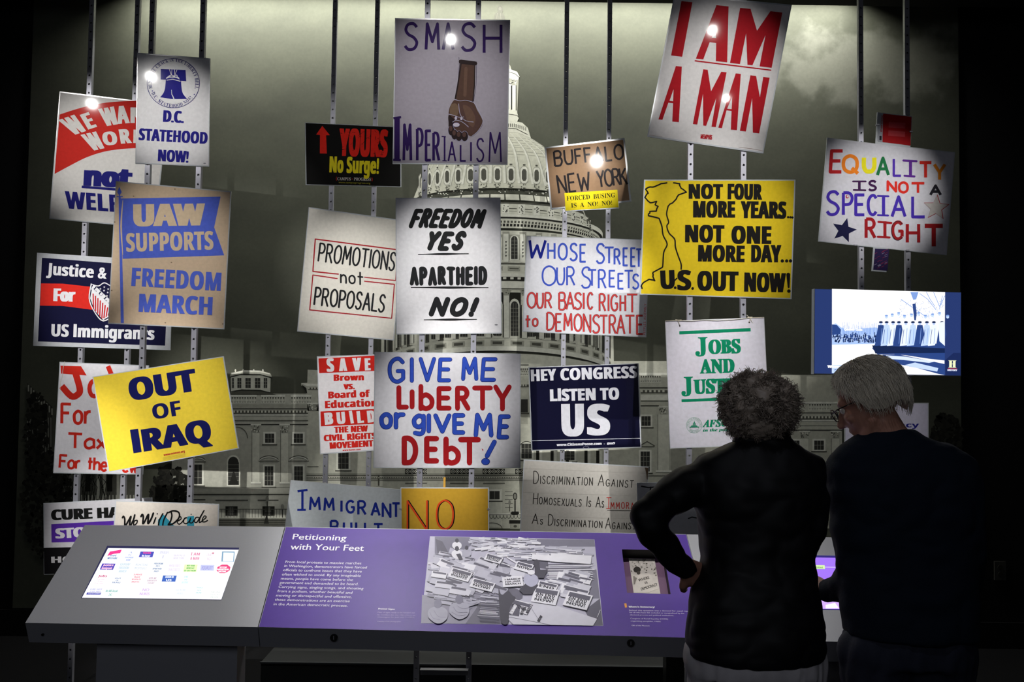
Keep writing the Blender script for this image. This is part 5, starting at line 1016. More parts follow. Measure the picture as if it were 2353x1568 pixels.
mini(882, 615, 108, 50, '4a3fae', [('Justice', 'bold', .8), ('Immigrants', 'bold', .8)], 'ffc8e0'); mini(1015, 625, 100, 84, 'e6eef4', [('UAW', 'bold', .8), ('FREEDOM', 'bold', .8), ('MARCH', 'bold', .6)], 'c4d2dc'); mini(1155, 615, 100, 56, None, [('PROMOTIONS', 'sans', 1), ('PROPOSALS', 'sans', 1)], 'c4ccd8')
mini(1290, 622, 84, 84, None, [('FREEDOM', 'boldi', .9), ('YES', 'boldi', .4), ('APARTHEID', 'bold', .9), ('NO!', 'boldi', .5)], '8898b4'); mini(1428, 625, 104, 66, 'f4f0fa', [('WHOSE STREETS', 'sans', .9), ('OUR STREETS', 'sans', .9)], 'd8d0e0'); mini(1560, 628, 108, 60, 'e0f6b8', [('NOT FOUR', 'bold', .6), ('MORE DAY', 'bold', .6), ('US OUT NOW', 'bold', .9)], '7ab46a'); mini(1698, 625, 112, 46, 'c0c4ea', [('EQUALITY', 'sans', .8)], '9a9ad0')
a.poly([(1831 + 58 * cos(radians(22.5 + 45 * i)) - 10 * sin(radians(22.5 + 45 * i)), 634 + 38 * sin(radians(22.5 + 45 * i))) for i in range(8)], 'e0487c', 2, 'thumbnail')
for i, (t, k) in enumerate((('STOP', 62), ('ABORTION', 96), ('NOW', 62))): a.text(t, 1829 - k / 2 - i * 4, 628 + i * 17, 1829 + k / 2 - i * 4, 629 + i * 17, 13, 'fff0f6', 'bold', emb=1.2, lay=3, part='thumbnail_writing')
mini(842, 692, 80, 26, None, [('Jobs', 'bold', .9)], 'c04a7a'); mini(820, 735, 90, 50, None, [('For the', 'sans', .7), ('Tax', 'sans', .5), ('For the', 'sans', .8)], 'd8b8cc'); mini(960, 728, 74, 52, None, [('OUT', 'bold', .7), ('OF', 'bold', .3), ('IRAQ', 'bold', .9)], '8a9ab8')
mini(1120, 710, 90, 80, None, [('SAVE', 'bold', .8), ('Board', 'bold', .5), ('BUILD', 'bold', .8), ('RIGHTS', 'bold', .7)], 'dc8a98'); mini(1245, 730, 90, 62, None, [('GIVE ME', 'bold', .7), ('LIBERTY', 'bold', .9), ('DEBT', 'bold', .6)], 'c0a8b8'); mini(1386, 713, 112, 50, '3f64b8', [('LISTEN TO', 'bold', .6), ('US', 'bold', .4)], 'eef4ff'); mini(1520, 722, 70, 70, None, [('JOBS', 'serif', .5), ('AND', 'serif', .4), ('JUSTICE', 'serif', .8)], 'b8dce0'); mini(1665, 712, 70, 22, None, [('Democracy', 'sans', .9)], 'e4e4ea')
mini(780, 818, 112, 52, None, [('CURE HATE', 'bold', .9), ('STOP AIDS', 'bold', .8), ('HOUSING', 'bold', .9)], 'a8a8d4'); mini(768, 836, 116, 18, '3a3aa0', [], ''); mini(910, 830, 100, 60, None, [('We Will Decide', 'boldi', 1), ('X', 'bold', .3), ('', 'sans', .5)][:2], '9ac0bc'); mini(1060, 815, 110, 50, None, [('IMMIGRANTS', 'sans', .9), ('BUILT', 'sans', .6)], 'dde4ee'); mini(1190, 822, 90, 66, 'f6eefc', [('NO', 'sans', .6), ('NUKES', 'sans', .9)], 'c8a8dc'); mini(1350, 795, 110, 40, None, [('DISCRIMINATION', 'sans', .9)], 'e4e8f0'); mini(1478, 822, 110, 52, 'f2f6fc', [('THE PEOPLE', 'sans', .8), ('ARE', 'sans', .5)], 'd0d8e4'); mini(1632, 808, 66, 66, None, [('Seats', 'sans', .8), ('not', 'sans', .5), ('NOW', 'sans', .7)], 'a8ccd0'); mini(1760, 845, 90, 62, None, [('SIGN', 'sans', .8), ('SUCH', 'sans', .8), ('NOW', 'sans', .7)], 'c4d0cc')
a.ox = a.oy = 0; a.sc = 1; a.build(m1, inkmat('touch_glow', .25, emit=1.25, ga=0.))
# purple graphic module
TL2 = atz(656, 1211, 1.); BL2 = atz(594, 1442, .705); BR2 = atz(1640, 1468, .705); p2 = plane3(TL2, BL2, BR2); TR2 = hit(1577, 1228, p2)
hp = [(1429, 1263), (1524, 1265), (1541, 1366), (1441, 1363)]; HH = [hit(x, y, p2) for x, y in hp]
m2, n2 = module('graphic_panel_desk', 'long purple sloping panel titled Petitioning with Your Feet, middle of the rail', TL2, TR2, BR2, BL2, HH)
PUR = '461b92'; a = Art(p2[0] + p2[1] * .0006, p2[1], .0002); a.part = 'purple_graphic'
O = [(657, 1212), (1576.5, 1229), (1639, 1467.5), (595, 1441.5)]
a.raw(O + hp, [(0, 4, 5, 1), (1, 5, 6, 2), (2, 6, 7, 3), (3, 7, 4, 0)], PUR, 0)
def rt(t, x0, y0, x1, y1, h, col, sty='sans', emb=.8, lay=2, part='lettering'):
    px = a.px(((x0 + x1) / 2, y0))[0]; k = .268 - .00051 * (px - 655)
    a.text(t, x0, y0, x1, y1, h, col, sty, emb=emb, lay=lay, up=(k * h, -h), part=part)
a.view(600, 1190, .19773)
rt('Petitioning', 362, 252, 985, 268, 64, 'f4f0fa', emb=1.6); rt('with Your Feet', 335, 372, 1190, 388, 68, 'f4f0fa', emb=1.6)
for t, x0, y0, x1, y1 in (('From local protests to massive marches', 280, 528, 1163, 545), ('in Washington, demonstrators have forced', 267, 574, 1226, 594), ('officials to confront issues that they have', 254, 622, 1168, 640), ('often wished to avoid. By any imaginable', 240, 672, 1158, 690), ('means, people have come before the', 227, 722, 1066, 737), ('government and demanded to be heard.', 212, 770, 1130, 786), ('Carrying signs, singing songs, and shouting', 200, 818, 1187, 838), ('from a podium, whether beautiful and', 187, 867, 1058, 886), ('moving or disrespectful and offensive,', 172, 918, 1050, 935), ('these demonstrations are an exercise', 158, 967, 1028, 985), ('in the American democratic process.', 143, 1018, 1004, 1038)): rt(t, x0, y0, x1, y1, 29, 'e6dff2', emb=.5)
rt('Protest Signs', 1360, 1068, 1553, 1074, 17, 'e6dff2', 'bold', 1)
for t, x0, y0, x1, y1 in (('Piles of signs ready to be handed out', 1355, 1108, 1785, 1113), ('by members for the 1963 March on', 1352, 1136, 1790, 1143), ('Washington for Jobs and Freedom', 1350, 1163, 1778, 1168), ('Courtesy of the photographer', 1350, 1212, 1625, 1216)): rt(t, x0, y0, x1, y1, 13, 'b9a6da', emb=.2)
a.view(1380, 1200, .17857); a.poly([(303, 1048), (332, 1046), (342, 1100), (314, 1104)], 'f0a03c', 2, 'orange_tab'); rt('Where Is Democracy?', 362, 1102, 700, 1107, 21, 'f0ecf6', 'bold', 1)
for t, x0, y0, x1, y1 in (('Behind this question was a demand for equal representation', 368, 1145, 1300, 1158), ('for all who have felt excluded or marginalized by the', 372, 1172, 1078, 1184), ('electoral process and political institutions.', 378, 1203, 945, 1212), ('Congress of Racial Equality (CORE)', 385, 1250, 870, 1258), ('organizing pamphlet, 1960s', 388, 1282, 775, 1290), ('Gift of the Museum', 400, 1340, 632, 1344)): rt(t, x0, y0, x1, y1, 16, 'cbbce6', emb=.8)
# the black and white photograph of placard piles
a.view(960, 1200, .1955); a.part = 'printed_photo'; rn = random.Random(21)
a.poly([(143, 168), (2077, 205), (2180, 1222), (38, 1192)], 'c2bfd2', 1)
G1 = '5d5a6c'; G2 = '3f3c4c'; G3 = 'd9d7e4'; G4 = 'efedf6'; G5 = '7b788c'
def inq(x, y): return 175 < y < 1185 and 150 - (y - 168) * .1 < x < 2070 + (y - 205) * .1
a.poly([(200, 172), (610, 180), (640, 260), (560, 330), (380, 300), (330, 500), (230, 560), (200, 400)], G5, 2); a.poly([(210, 200), (290, 230), (380, 400), (360, 520), (230, 550), (235, 400)], G1, 3)
a.poly([(860, 185), (1060, 190), (1010, 300), (880, 290)], G1, 2); a.poly([(1380, 200), (2074, 206), (2085, 290), (1380, 290)], G5, 2); a.poly([(1170, 360), (1520, 380), (1540, 560), (1280, 520), (1200, 470)], G1, 2)
a.poly([(760, 470), (1020, 470), (1180, 560), (1160, 640), (820, 600), (700, 700), (740, 560)], G1, 2); a.poly([(560, 870), (1000, 720), (1240, 820), (1230, 900), (1060, 1000), (1020, 1202), (560, 1198), (700, 1000)], '6a6779', 2); a.poly([(50, 860), (500, 860), (700, 1000), (560, 1198), (40, 1190)], '908da0', 2)
a.poly([(1420, 680), (1520, 560), (2100, 560), (2140, 900), (1960, 900), (1700, 700), (1500, 690)], G5, 2); a.poly([(1960, 1040), (2140, 900), (2176, 1218), (2060, 1218)], G1, 2)
def card(x, y, w_, h, ang, col=G3, band=None, txt=None, lay=4, sh=True):
    c, s_ = cos(radians(ang)), sin(radians(ang)) * .62
    def q(u, v): return (x + u * w_ * c - v * h * sin(radians(ang)) * 1.1, y + u * w_ * s_ + v * h * cos(radians(ang)) * .9)
    P = [q(-.5, -.5), q(.5, -.5), q(.5, .5), q(-.5, .5)]
    if not all(inq(*p) for p in P): return
    if sh: a.poly([(p[0] + 5, p[1] + 9) for p in P], G2, lay)
    a.poly(P, col, lay + 1)
    if band: a.poly([q(-.44, -.42), q(.44, -.42), q(.44, -.14), q(-.44, -.14)], band, lay + 2)
    for i, t in enumerate(txt or []):
        v = -.2 + (i + (1 if band else .0)) * (.9 / (len(txt) + (1 if band else 0))) * .78; A_ = q(-.38, v + .05); B_ = q(.38, v + .05)
        a.text(t, *A_, *B_, h * .9 * .7 / (len(txt) + 1.3), '2f2c3c', 'bold', emb=1, lay=lay + 3, part='photo_writing')
def pile(x0, y0, x1, y1, n, wr, hr, lay, ang=(-25, 25), cols=(G3, G4, 'c4c2d2', 'b4b2c4')):
    pts = sorted([(rn.uniform(y0, y1), rn.uniform(x0, x1)) for _ in range(n)])
    for y, x in pts: card(x, y, rn.uniform(*wr), rn.uniform(*hr), rn.uniform(*ang), rn.choice(cols), rn.choice([None, None, G1]), None, lay)
pile(640, 195, 1400, 330, 60, (90, 200), (18, 36), 3); pile(1020, 300, 2000, 440, 70, (120, 300), (16, 34), 3, (-8, 8)); pile(160, 360, 620, 560, 40, (120, 200), (30, 60), 3)
for i in range(26): y = 400 + i * 7.5; a.line([(1530 + rn.uniform(-30, 20), y + 100), (2060 + rn.uniform(-60, 20), y + 92)], 6, rn.choice([G3, G4, G5, G1]), 8, 'b')
card(1800, 430, 480, 110, 6, G4, None, None, 9); card(1480, 420, 280, 70, 8, G4, None, None, 8)
pile(250, 470, 1000, 800, 46, (150, 230), (70, 110), 8, (20, 34)); pile(1000, 520, 1300, 740, 12, (140, 200), (80, 120), 8, (-10, 20)); pile(1540, 600, 1980, 860, 24, (150, 220), (80, 120), 8, (14, 30)); pile(60, 820, 940, 960, 40, (120, 240), (20, 40), 6, (10, 22), ('8f8ca0', 'a5a2b4', 'b4b2c4'))
for i in range(30): y = 880 + i * 10; a.line([(720 + rn.uniform(-20, 20), y), (960 + rn.uniform(-40, 10), y + 14)], 6, rn.choice([G3, G5, G1, 'b4b2c4']), 8, 'b')
WD = ('WE DEMAND', 'AN END', 'TO BIAS', 'NOW!')
pile(120, 560, 620, 830, 26, (150, 240), (60, 100), 9, (12, 30), ('c4c2d2', 'b4b2c4', G3)); card(250, 620, 180, 80, 14, G4, G1, None, 14); card(500, 620, 260, 130, 24, G4, G1, ('VOTING', 'RIGHTS'), 14); card(890, 430, 210, 90, 24, G4, G1, ('MARCH', 'NOW'), 14); card(760, 740, 280, 120, 22, G4, G1, ('SCHOOLS', 'NOW!'), 14); card(1115, 700, 240, 130, -6, G4, None, ('I MARCH', 'FOR JOBS', 'MARCH'), 14); card(1245, 530, 210, 110, 24, G4, G1, ('NOW',), 14)
card(1180, 990, 300, 150, 24, G4, G1, ('VOTING',), 14); card(1520, 760, 240, 110, 20, G4, G1, ('END',), 14); card(1500, 870, 300, 200, 14, G4, G1, ('AN END', 'TO BIAS', 'NOW!'), 15); card(1880, 920, 300, 200, 20, G4, G1, ('AN END', 'TO BIAS', 'NOW!'), 15)
a.poly([(1010, 1090), (1110, 930), (1560, 960), (2110, 1140), (2060, 1219), (1120, 1205)], G3, 13); a.line([(1030, 1110), (1300, 1160), (1560, 1212)], 5, G1, 14); a.line([(1300, 960), (1440, 1180)], 3, G1, 15)
for t, x, y, k in (('VOTING', 1230, 1100, 90), ('RIGHTS', 1300, 1080, 110), ('NOW', 1430, 1180, 70)): a.text(t, x, y, x + 40, y - k, 34, '2f2c3c', 'bold', emb=2, lay=16, part='photo_writing')
a.poly([(1080, 960), (1210, 950), (1190, 1110), (1070, 1090)], G1, 15); a.text('DEMAND', 1110, 1090, 1170, 985, 40, G4, 'bold', emb=2, lay=17, part='photo_writing')
def person_(x, y, s_, shirt, lay=18, hd=None):
    a.poly(smooth_pts([(x - 62 * s_, y + 90 * s_), (x - 66 * s_, y + 40 * s_), (x - 30 * s_, y + 14 * s_), (x + 30 * s_, y + 14 * s_), (x + 66 * s_, y + 44 * s_), (x + 60 * s_, y + 100 * s_), (x, y + 130 * s_), (x - 62 * s_, y + 90 * s_)]), shirt, lay); a.ell(x, y - 8 * s_, 27 * s_, 32 * s_, hd or G2, lay + 1, 16)
person_(236, 975, 1.7, 'a6a4b6', hd='7c7990'); person_(487, 925, 1.7, 'aaa8ba', hd='77748a'); a.poly([(540, 940), (720, 925), (725, 955), (560, 1010)], 'aaa8ba', 19)
for P in ([(140, 1060), (180, 1130), (260, 1150)], [(190, 1040), (240, 1110), (330, 1120)], [(420, 1000), (470, 1060), (580, 1060)], [(460, 985), (540, 1020), (640, 1000)], [(400, 1060), (480, 1100), (560, 1090)], [(590, 960), (640, 965), (700, 945)]): a.line(P, 5, '8f8da2', 20, smooth=True); person_(1330, 600, 1.25, 'b9b8d0'); a.ell(1333, 592, 42, 30, G4, 20); a.poly([(1270, 720), (1420, 740), (1340, 850), (1240, 850), (1190, 800)], G2, 18)
a.poly(smooth_pts([(950, 780), (985, 860), (1060, 810), (1110, 860), (1150, 900), (1080, 1010), (1060, 1190), (980, 1180), (960, 1000), (950, 780)]), G2, 18); a.poly([(1370, 470), (1420, 470), (1440, 560), (1530, 560), (1480, 660), (1380, 660)], G2, 17); a.ell(1395, 480, 34, 40, G2, 18)
person_(460, 320, .9, G4, 9); a.poly([(450, 380), (500, 370), (530, 440), (490, 450)], G2, 10); person_(460, 225, .8, G4, 9); person_(575, 310, .8, 'b4b2c4', 9); a.line([(1050, 415), (1190, 500)], 14, G4, 16); a.line([(985, 480), (1150, 545)], 9, G4, 16); a.line([(2145, 1035), (2110, 1120)], 5, G4, 16)
a.ox = a.oy = 0; a.sc = 1; a.build(m2, INK_RAIL)
# recess with the pamphlet
dp = .045; FL = [p - p2[1] * dp for p in HH]
MB().add(HH + FL, [(0, 1, 5, 4), (1, 2, 6, 5), (2, 3, 7, 6), (3, 0, 4, 7)]).build('recess_wall', mat('recess_black', '0a090c', .5), m2)
MB().add(FL, [(0, 1, 2, 3)]).build('recess_floor', mat('recess_mat', '6b4668', .7), m2)
pm = empty('pamphlet', (FL[3].x, FL[3].y, FL[3].z), 'small pamphlet with a WHERE IS DEMOCRACY sign, lying in the recess of the purple panel', 'pamphlet')
a = Art(p2[0] - p2[1] * (dp - .004), p2[1], .0002).view(1380, 1200, .17857); a.part = 'cover'
a.poly([(362, 468), (695, 478), (770, 924), (426, 917)], 'd8d0c8', 0); rn = random.Random(4)
for i in range(70):
    t = rn.random() ** 1.3; y = 480 + t * 240; x = rn.uniform(372 + (y - 470) * .15, 690 + (y - 470) * .17); a.ell(x, y, rn.uniform(5, 16), rn.uniform(4, 12), rn.choice(['8a847c', 'a59f96', 'efe8e0', '6d675f', 'c4bdb4']), 1, 8)
a.poly([(470, 660), (625, 655), (742, 860), (600, 912), (435, 912), (430, 850), (480, 760)], 'ded6ce', 2); a.ell(470, 615, 48, 38, '3c3834', 3); a.ell(488, 655, 24, 24, '55504a', 3); a.poly([(420, 700), (470, 720), (440, 800), (426, 800)], '8a847c', 3)
a.text('WHERE', 492, 768, 630, 728, 34, '3a3632', 'sans', emb=1, lay=4); a.text('IS', 575, 800, 608, 790, 30, '3a3632', 'sans', emb=1, lay=4); a.text('DEMOCRACY', 525, 882, 735, 818, 34, '3a3632', 'sans', emb=1, lay=4)
a.ox = a.oy = 0; a.sc = 1; a.build(pm, INK_GLOSS)
MB().add([hit(x, y, (p2[0] - p2[1] * (dp - .0035), p2[1])) for x, y in ((1444.6, 1283.6), (1504.1, 1285.3), (1517.5, 1365), (1456, 1363.7))] + [hit(x, y, (p2[0] - p2[1] * (dp - .0035), p2[1])) - p2[1] * .003 for x, y in ((1444.6, 1283.6), (1504.1, 1285.3), (1517.5, 1365), (1456, 1363.7))], [(0, 1, 2, 3), (7, 6, 5, 4), (0, 4, 5, 1), (1, 5, 6, 2), (2, 6, 7, 3), (3, 7, 4, 0)]).build('pages', mat('pamphlet_paper', 'cfc8bf', .6), pm)
for x, y in ((768, 1465), (1449, 1477)):
    q = aty(x, y, BL2.y + .0 + (BR2.y - BL2.y) * (x - 594) / 1046 + .012)
    k = MB().cyl((q.x, q.y - .010, q.z), (q.x, q.y + .02, q.z), .0135, n=20).build('lock', BLK, m2); MB().box((q.x - .0015, q.y - .0115, q.z - .006), (q.x + .0015, q.y - .0095, q.z + .006)).build('key_slot', STEEL_D, k)
MB().box((.62, 3.80, 0), (.69, 3.88, .8)).build('support_leg', BLK, m2)
# third module with the purple screen
TL3 = hit(1578, 1228.4, p2); BL3 = hit(1641, 1468, p2); dx = Vector((.74, -.035, 0)); off = (p2[1] * dx.dot(p2[1])); dx = dx - off
m3, n3 = module('second_touchscreen_desk', 'pale grey sloping desk with a purple screen, behind the two visitors', TL3, TL3 + dx, BL3 + dx, BL3)
MB().box((.95, 3.60, 0), (1.35, 3.72, .64)).build('pedestal', LAMF, m3)
a = Art(p2[0] + p2[1] * .0006, p2[1], .0002).view(1840, 820, .47721); a.part = 'purple_screen'
a.poly([(-10, 956), (340, 962), (395, 1224), (-20, 1216)], '1d1068', 0, 'screen_bezel'); a.poly([(-6, 966), (336, 972), (388, 1220), (-14, 1212)], '9468e0', 1); a.poly([(-8, 1003), (115, 1005), (117, 1023), (-8, 1022)], 'c8e6a0', 2, 'green_tag'); a.text('Protest', 66, 1019, 108, 1020, 9, '3f7a3c', 'bold', lay=3); a.line([(118, 1014), (220, 1015)], 2, 'e0d4ff', 2)
a.poly([(60, 1172), (180, 1174), (190, 1214), (90, 1214)], 'c4a0f4', 2); a.poly([(120, 1196), (165, 1186), (184, 1212), (120, 1213)], 'f0e4ff', 3)
a.ox = a.oy = 0; a.sc = 1; a.build(m3, inkmat('second_glow', .3, emit=1.3, ga=0.))
# ------------------------------------------------------------------ the two visitors
def ico():
    bm = bmesh.new(); bmesh.ops.create_icosphere(bm, subdivisions=3, radius=1); V = [v.co.copy() for v in bm.verts]; F = [tuple(v.index for v in f.verts) for f in bm.faces]; bm.free(); return V, F
IV, IF = ico()
class Blob(MB):
    def ell(s, c, rx, ry, rz, M=None):
        c = Vector(c); return s.add([c + ((M @ Vector((v.x * rx, v.y * ry, v.z * rz))) if M else Vector((v.x * rx, v.y * ry, v.z * rz))) for v in IV], IF)
    def limb(s, pts):
        for i, (p, r) in enumerate(pts):
            s.ell(p, r, r, r)
            if i: q, r0 = pts[i - 1]; s.cyl(q, p, r0, r, n=18)
        return s
    def loft(s, secs, n=36, pw=2.4):
        V = []; F = []
        for (cx, cy, cz, hx, hy) in secs:
            for i in range(n):
                t = 2 * pi * i / n; c, s_ = cos(t), sin(t); V.append((cx + hx * (abs(c) ** (2 / pw)) * (1 if c > 0 else -1), cy + hy * (abs(s_) ** (2 / pw)) * (1 if s_ > 0 else -1), cz))
        m = len(secs)
        for j in range(m - 1):
            for i in range(n): F.append((j * n + i, j * n + (i + 1) % n, (j + 1) * n + (i + 1) % n, (j + 1) * n + i))
        F.append(tuple(range(n - 1, -1, -1))); F.append(tuple((m - 1) * n + i for i in range(n))); return s.add(V, F)
    def fuse(s, name, m, parent, vox=.007, smooth=8, fold=0., fs=9., stretch=(1, 1, 1), clip=None):
        me = bpy.data.meshes.new('x'); me.from_pydata([tuple(v) for v in s.V], [], s.F); bm = bmesh.new(); bm.from_mesh(me); bmesh.ops.recalc_face_normals(bm, faces=bm.faces); bm.to_mesh(me); bm.free()
        o = bpy.data.objects.new('x', me); COL.objects.link(o); r = o.modifiers.new('r', 'REMESH'); r.mode = 'VOXEL'; r.voxel_size = vox
        sm = o.modifiers.new('s', 'SMOOTH'); sm.factor = .5; sm.iterations = smooth
        dg = bpy.context.evaluated_depsgraph_get(); me2 = bpy.data.meshes.new_from_object(o.evaluated_get(dg)); bpy.data.objects.remove(o); me2.name = name
        if fold:
            nr = [v.normal.copy() for v in me2.vertices]
            for v, nn in zip(me2.vertices, nr):
                p = Vector((v.co.x * stretch[0], v.co.y * stretch[1], v.co.z * stretch[2])) * fs
                f = noise.noise(p) + .5 * noise.noise(p * 2.3); f = (abs(f) - .25) * 1.6; v.co += nn * fold * f
        for p in me2.polygons: p.use_smooth = True
        return link(name, me2, m, parent)
def frame(f, up=(0, 0, 1)):
    f = Vector(f).normalized(); s_ = f.cross(Vector(up)).normalized(); u = s_.cross(f).normalized(); return Matrix((s_, f, u)).transposed()  # x side, y forward, z up
def head(b, c, M, k=1.):
    def P(x, y, z): return Vector(c) + M @ Vector((x * k, y * k, z * k))
    b.ell(P(0, -.008, .032), .076 * k, .096 * k, .088 * k, M); b.ell(P(0, .03, -.022), .062 * k, .068 * k, .085 * k, M)
    b.limb([(P(-.052, .01, -.055), .018 * k), (P(-.03, .06, -.09), .019 * k), (P(0, .078, -.096), .021 * k), (P(.03, .06, -.09), .019 * k), (P(.052, .01, -.055), .018 * k)])
    b.limb([(P(0, .092, .012), .008 * k), (P(0, .116, -.028), .013 * k)]); b.limb([(P(-.014, .098, -.032), .008 * k), (P(.014, .098, -.032), .008 * k)])
    b.limb([(P(-.042, .074, .026), .013 * k), (P(0, .086, .028), .013 * k), (P(.042, .074, .026), .013 * k)]); b.limb([(P(-.02, .09, -.058), .007 * k), (P(0, .097, -.056), .008 * k), (P(.02, .09, -.058), .007 * k)]); b.limb([(P(-.018, .088, -.068), .007 * k), (P(.018, .088, -.068), .008 * k)])
    b.ell(P(-.04, .07, -.02), .02 * k, .02 * k, .018 * k, M); b.ell(P(.04, .07, -.02), .02 * k, .02 * k, .018 * k, M)
    for s_ in (-1, 1): b.ell(P(.079 * s_, -.005, -.004), .009 * k, .02 * k, .033 * k, M)
def face_bits(parent, c, M, skin, k=1.):
    EW = mat('eye_white', 'd8d4cc', .2); EI = mat('eye_iris', '2a3038', .2)
    for s_ in (-1, 1):
        p = Vector(c) + M @ Vector((.031 * s_ * k, .079 * k, .006 * k)); e = Blob().ell(p, .0125 * k, .0125 * k, .0125 * k).build('eye', EW, parent, True)
        Blob().ell(p + M @ Vector((0, .0095 * k, 0)), .006 * k, .004 * k, .006 * k, M).build('iris', EI, e, True)
def hand(b, w_, d, nrm, k=1., curl=.5, side=1):
    """palm from the wrist along d, back of the hand towards nrm, four fingers and a thumb on the given side"""
    d = Vector(d).normalized(); n = (Vector(nrm) - d * d.dot(Vector(nrm))).normalized(); s_ = d.cross(n) * side; w_ = Vector(w_)
    for i, t in enumerate((-.028, -.01, .008, .026)):
        b.limb([(w_ + s_ * t * .6 * k, .017 * k), (w_ + d * .045 * k + s_ * t * .9 * k, .015 * k), (w_ + d * .085 * k + s_ * t * k, .0115 * k)])
        L = (.068, .078, .073, .058)[3 - i] * k if side > 0 else (.068, .078, .073, .058)[3 - i] * k
        p = w_ + d * .088 * k + s_ * t * k; dd = d.copy()
        chain = [(p, .0098 * k)]
        for j, f in enumerate((.45, .32, .25)):
            a_ = curl * (j + 1) * .6; dd = (d * cos(a_) - n * sin(a_)).normalized(); p = p + dd * L * f; chain.append((p, (.009 - .0008 * j) * k))
        b.limb(chain)
    p = w_ + d * .02 * k + s_ * .03 * k; b.limb([(w_ + s_ * .012 * k + d * .01 * k, .016 * k), (p + s_ * .018 * k + d * .02 * k - n * .006 * k, .0125 * k), (p + s_ * .03 * k + d * .048 * k - n * .018 * k, .0105 * k), (p + s_ * .028 * k + d * .07 * k - n * .03 * k, .009 * k)])
SKIN = mat('skin', 'b58470', .5, spec=.4, noise_s=40, noise_a=.06)
NAVY_J = mat('black_jacket', '07070b', .6, spec=.3, noise_s=60, noise_a=.2); SLACK = mat('grey_slacks', 'b4b0b4', .75, noise_s=30, noise_a=.1); SWEAT = mat('navy_sweater', '06111f', .85, spec=.2, noise_s=200, noise_a=.25, bump=.4); JEAN = mat('dark_jeans', '0b1226', .8, noise_s=150, noise_a=.25, bump=.3)
SHOE = mat('dark_shoe', '0c0b0b', .4); HAIRW = mat('grey_brown_hair', '998c7f', .5, spec=.5, noise_s=25, noise_a=.35); HAIRM = mat('silver_blond_hair', 'cbc2b0', .45, spec=.5, noise_s=25, noise_a=.3)
def secs(T, Y):   # (py, pxl, pxr, centre depth offset, half depth) -> loft sections
    out = []
    for (py, xl, xr, dy, hd) in T:
        A_ = aty(xl, py, Y + dy); B_ = aty(xr, py, Y + dy); out.append(((A_.x + B_.x) / 2, Y + dy, (A_.z + B_.z) / 2, abs(B_.x - A_.x) / 2, hd))
    return out
def legs(b, hipL, hipR, Y, r=.088, kneez=.48, sp=.0):
    for s_, h in ((-1, hipL), (1, hipR)):
        x = h.x; b.limb([(h, r * 1.08), (Vector((x + s_ * sp * .5, Y + .01, kneez)), r * .72), (Vector((x + s_ * sp, Y - .01, .30)), r * .66), (Vector((x + s_ * sp, Y - .02, .10)), r * .56)])
def shoes(parent, xs, Y, f=(0, 1, 0)):
    for x in xs:
        b = Blob(); M = frame(f); c = Vector((x, Y, .0)); P = lambda a_, b_, z: c + M @ Vector((a_, b_, z))
        b.limb([(P(0, -.06, .042), .038), (P(0, .02, .045), .042), (P(0, .10, .036), .034), (P(0, .15, .03), .028)]); b.ell(P(0, -.05, .08), .035, .045, .05, M)
        o = b.fuse('shoe', SHOE, parent, .008, 3)
        for v in o.data.vertices: v.co.z = max(v.co.z, .004)
def strand(mb, pts, r):
    n = len(pts); V = []; F = []
    for i, p in enumerate(pts):
        d = (pts[min(i + 1, n - 1)] - pts[max(i - 1, 0)]); d = d.normalized() if d.length > 1e-9 else Vector((0, 0, 1)); u = d.orthogonal().normalized(); v = d.cross(u); rr = r * (1 - .75 * (i / (n - 1)) ** 2)
        V += [p + (u * cos(2.094 * j) + v * sin(2.094 * j)) * rr for j in range(3)]
    for i in range(n - 1):
        for j in range(3): F.append((i * 3 + j, i * 3 + (j + 1) % 3, i * 3 + 3 + (j + 1) % 3, i * 3 + 3 + j))
    mb.add(V, F)
# --- woman with hands on her hips
Y = 2.58
wo = empty('person', (aty(1740, 1568, Y).x, Y, 0), 'person with short curly gray hair in a black jacket, seen from behind, hand on hip', 'person')
hc = aty(1746, 948, Y + .02); MW = frame((.03, 1, -.22))
EL = [(aty(1632, 1100, Y + .02), .058), (aty(1580, 1118, Y + .005), .056), (aty(1530, 1150, Y - .03), .050), (aty(1484, 1188, Y - .06), .045), (aty(1502, 1226, Y - .05), .041), (aty(1540, 1273, Y - .02), .036), (aty(1578, 1308, Y + .0), .028)]
ER = [(aty(1845, 1095, Y + .02), .058), (aty(1862, 1150, Y - .0), .050), (aty(1869, 1212, Y - .02), .040), (aty(1852, 1262, Y + .08), .034), (aty(1838, 1310, Y + .12), .026)]
TW = [(985, 1712, 1806, .01, .05), (1010, 1694, 1822, .01, .06), (1030, 1652, 1850, .01, .075), (1052, 1604, 1888, .015, .09), (1085, 1588, 1898, .02, .108), (1130, 1590, 1892, .025, .122), (1174, 1598, 1886, .03, .125), (1239, 1609, 1877, .03, .118), (1285, 1616, 1869, .025, .112), (1323, 1605, 1873, .02, .118), (1365, 1588, 1882, .015, .128), (1420, 1580, 1889, .01, .135), (1476, 1576, 1893, .005, .138), (1502, 1578, 1890, .005, .137)]
b = Blob().loft(secs(TW, Y)); b.limb(EL); b.limb(ER)
jk = b.fuse('jacket', NAVY_J, wo, .0075, 7, .007, 7., (1.2, 1, 1.6))
for v in jk.data.vertices:    # the hem dips at the back
    if v.co.z < .90: v.co.z -= .010 * sin(max(0, min(1, (v.co.x - .45) / .4)) * pi)
cb = Blob().loft([(hc.x + .005, Y + .01, aty(1750, y_, Y).z, rx, .06) for y_, rx in ((968, .064), (985, .068), (1005, .074), (1020, .084))]); cb.fuse('collar', NAVY_J, wo, .006, 3)
b = Blob(); head(b, hc, MW, .88)
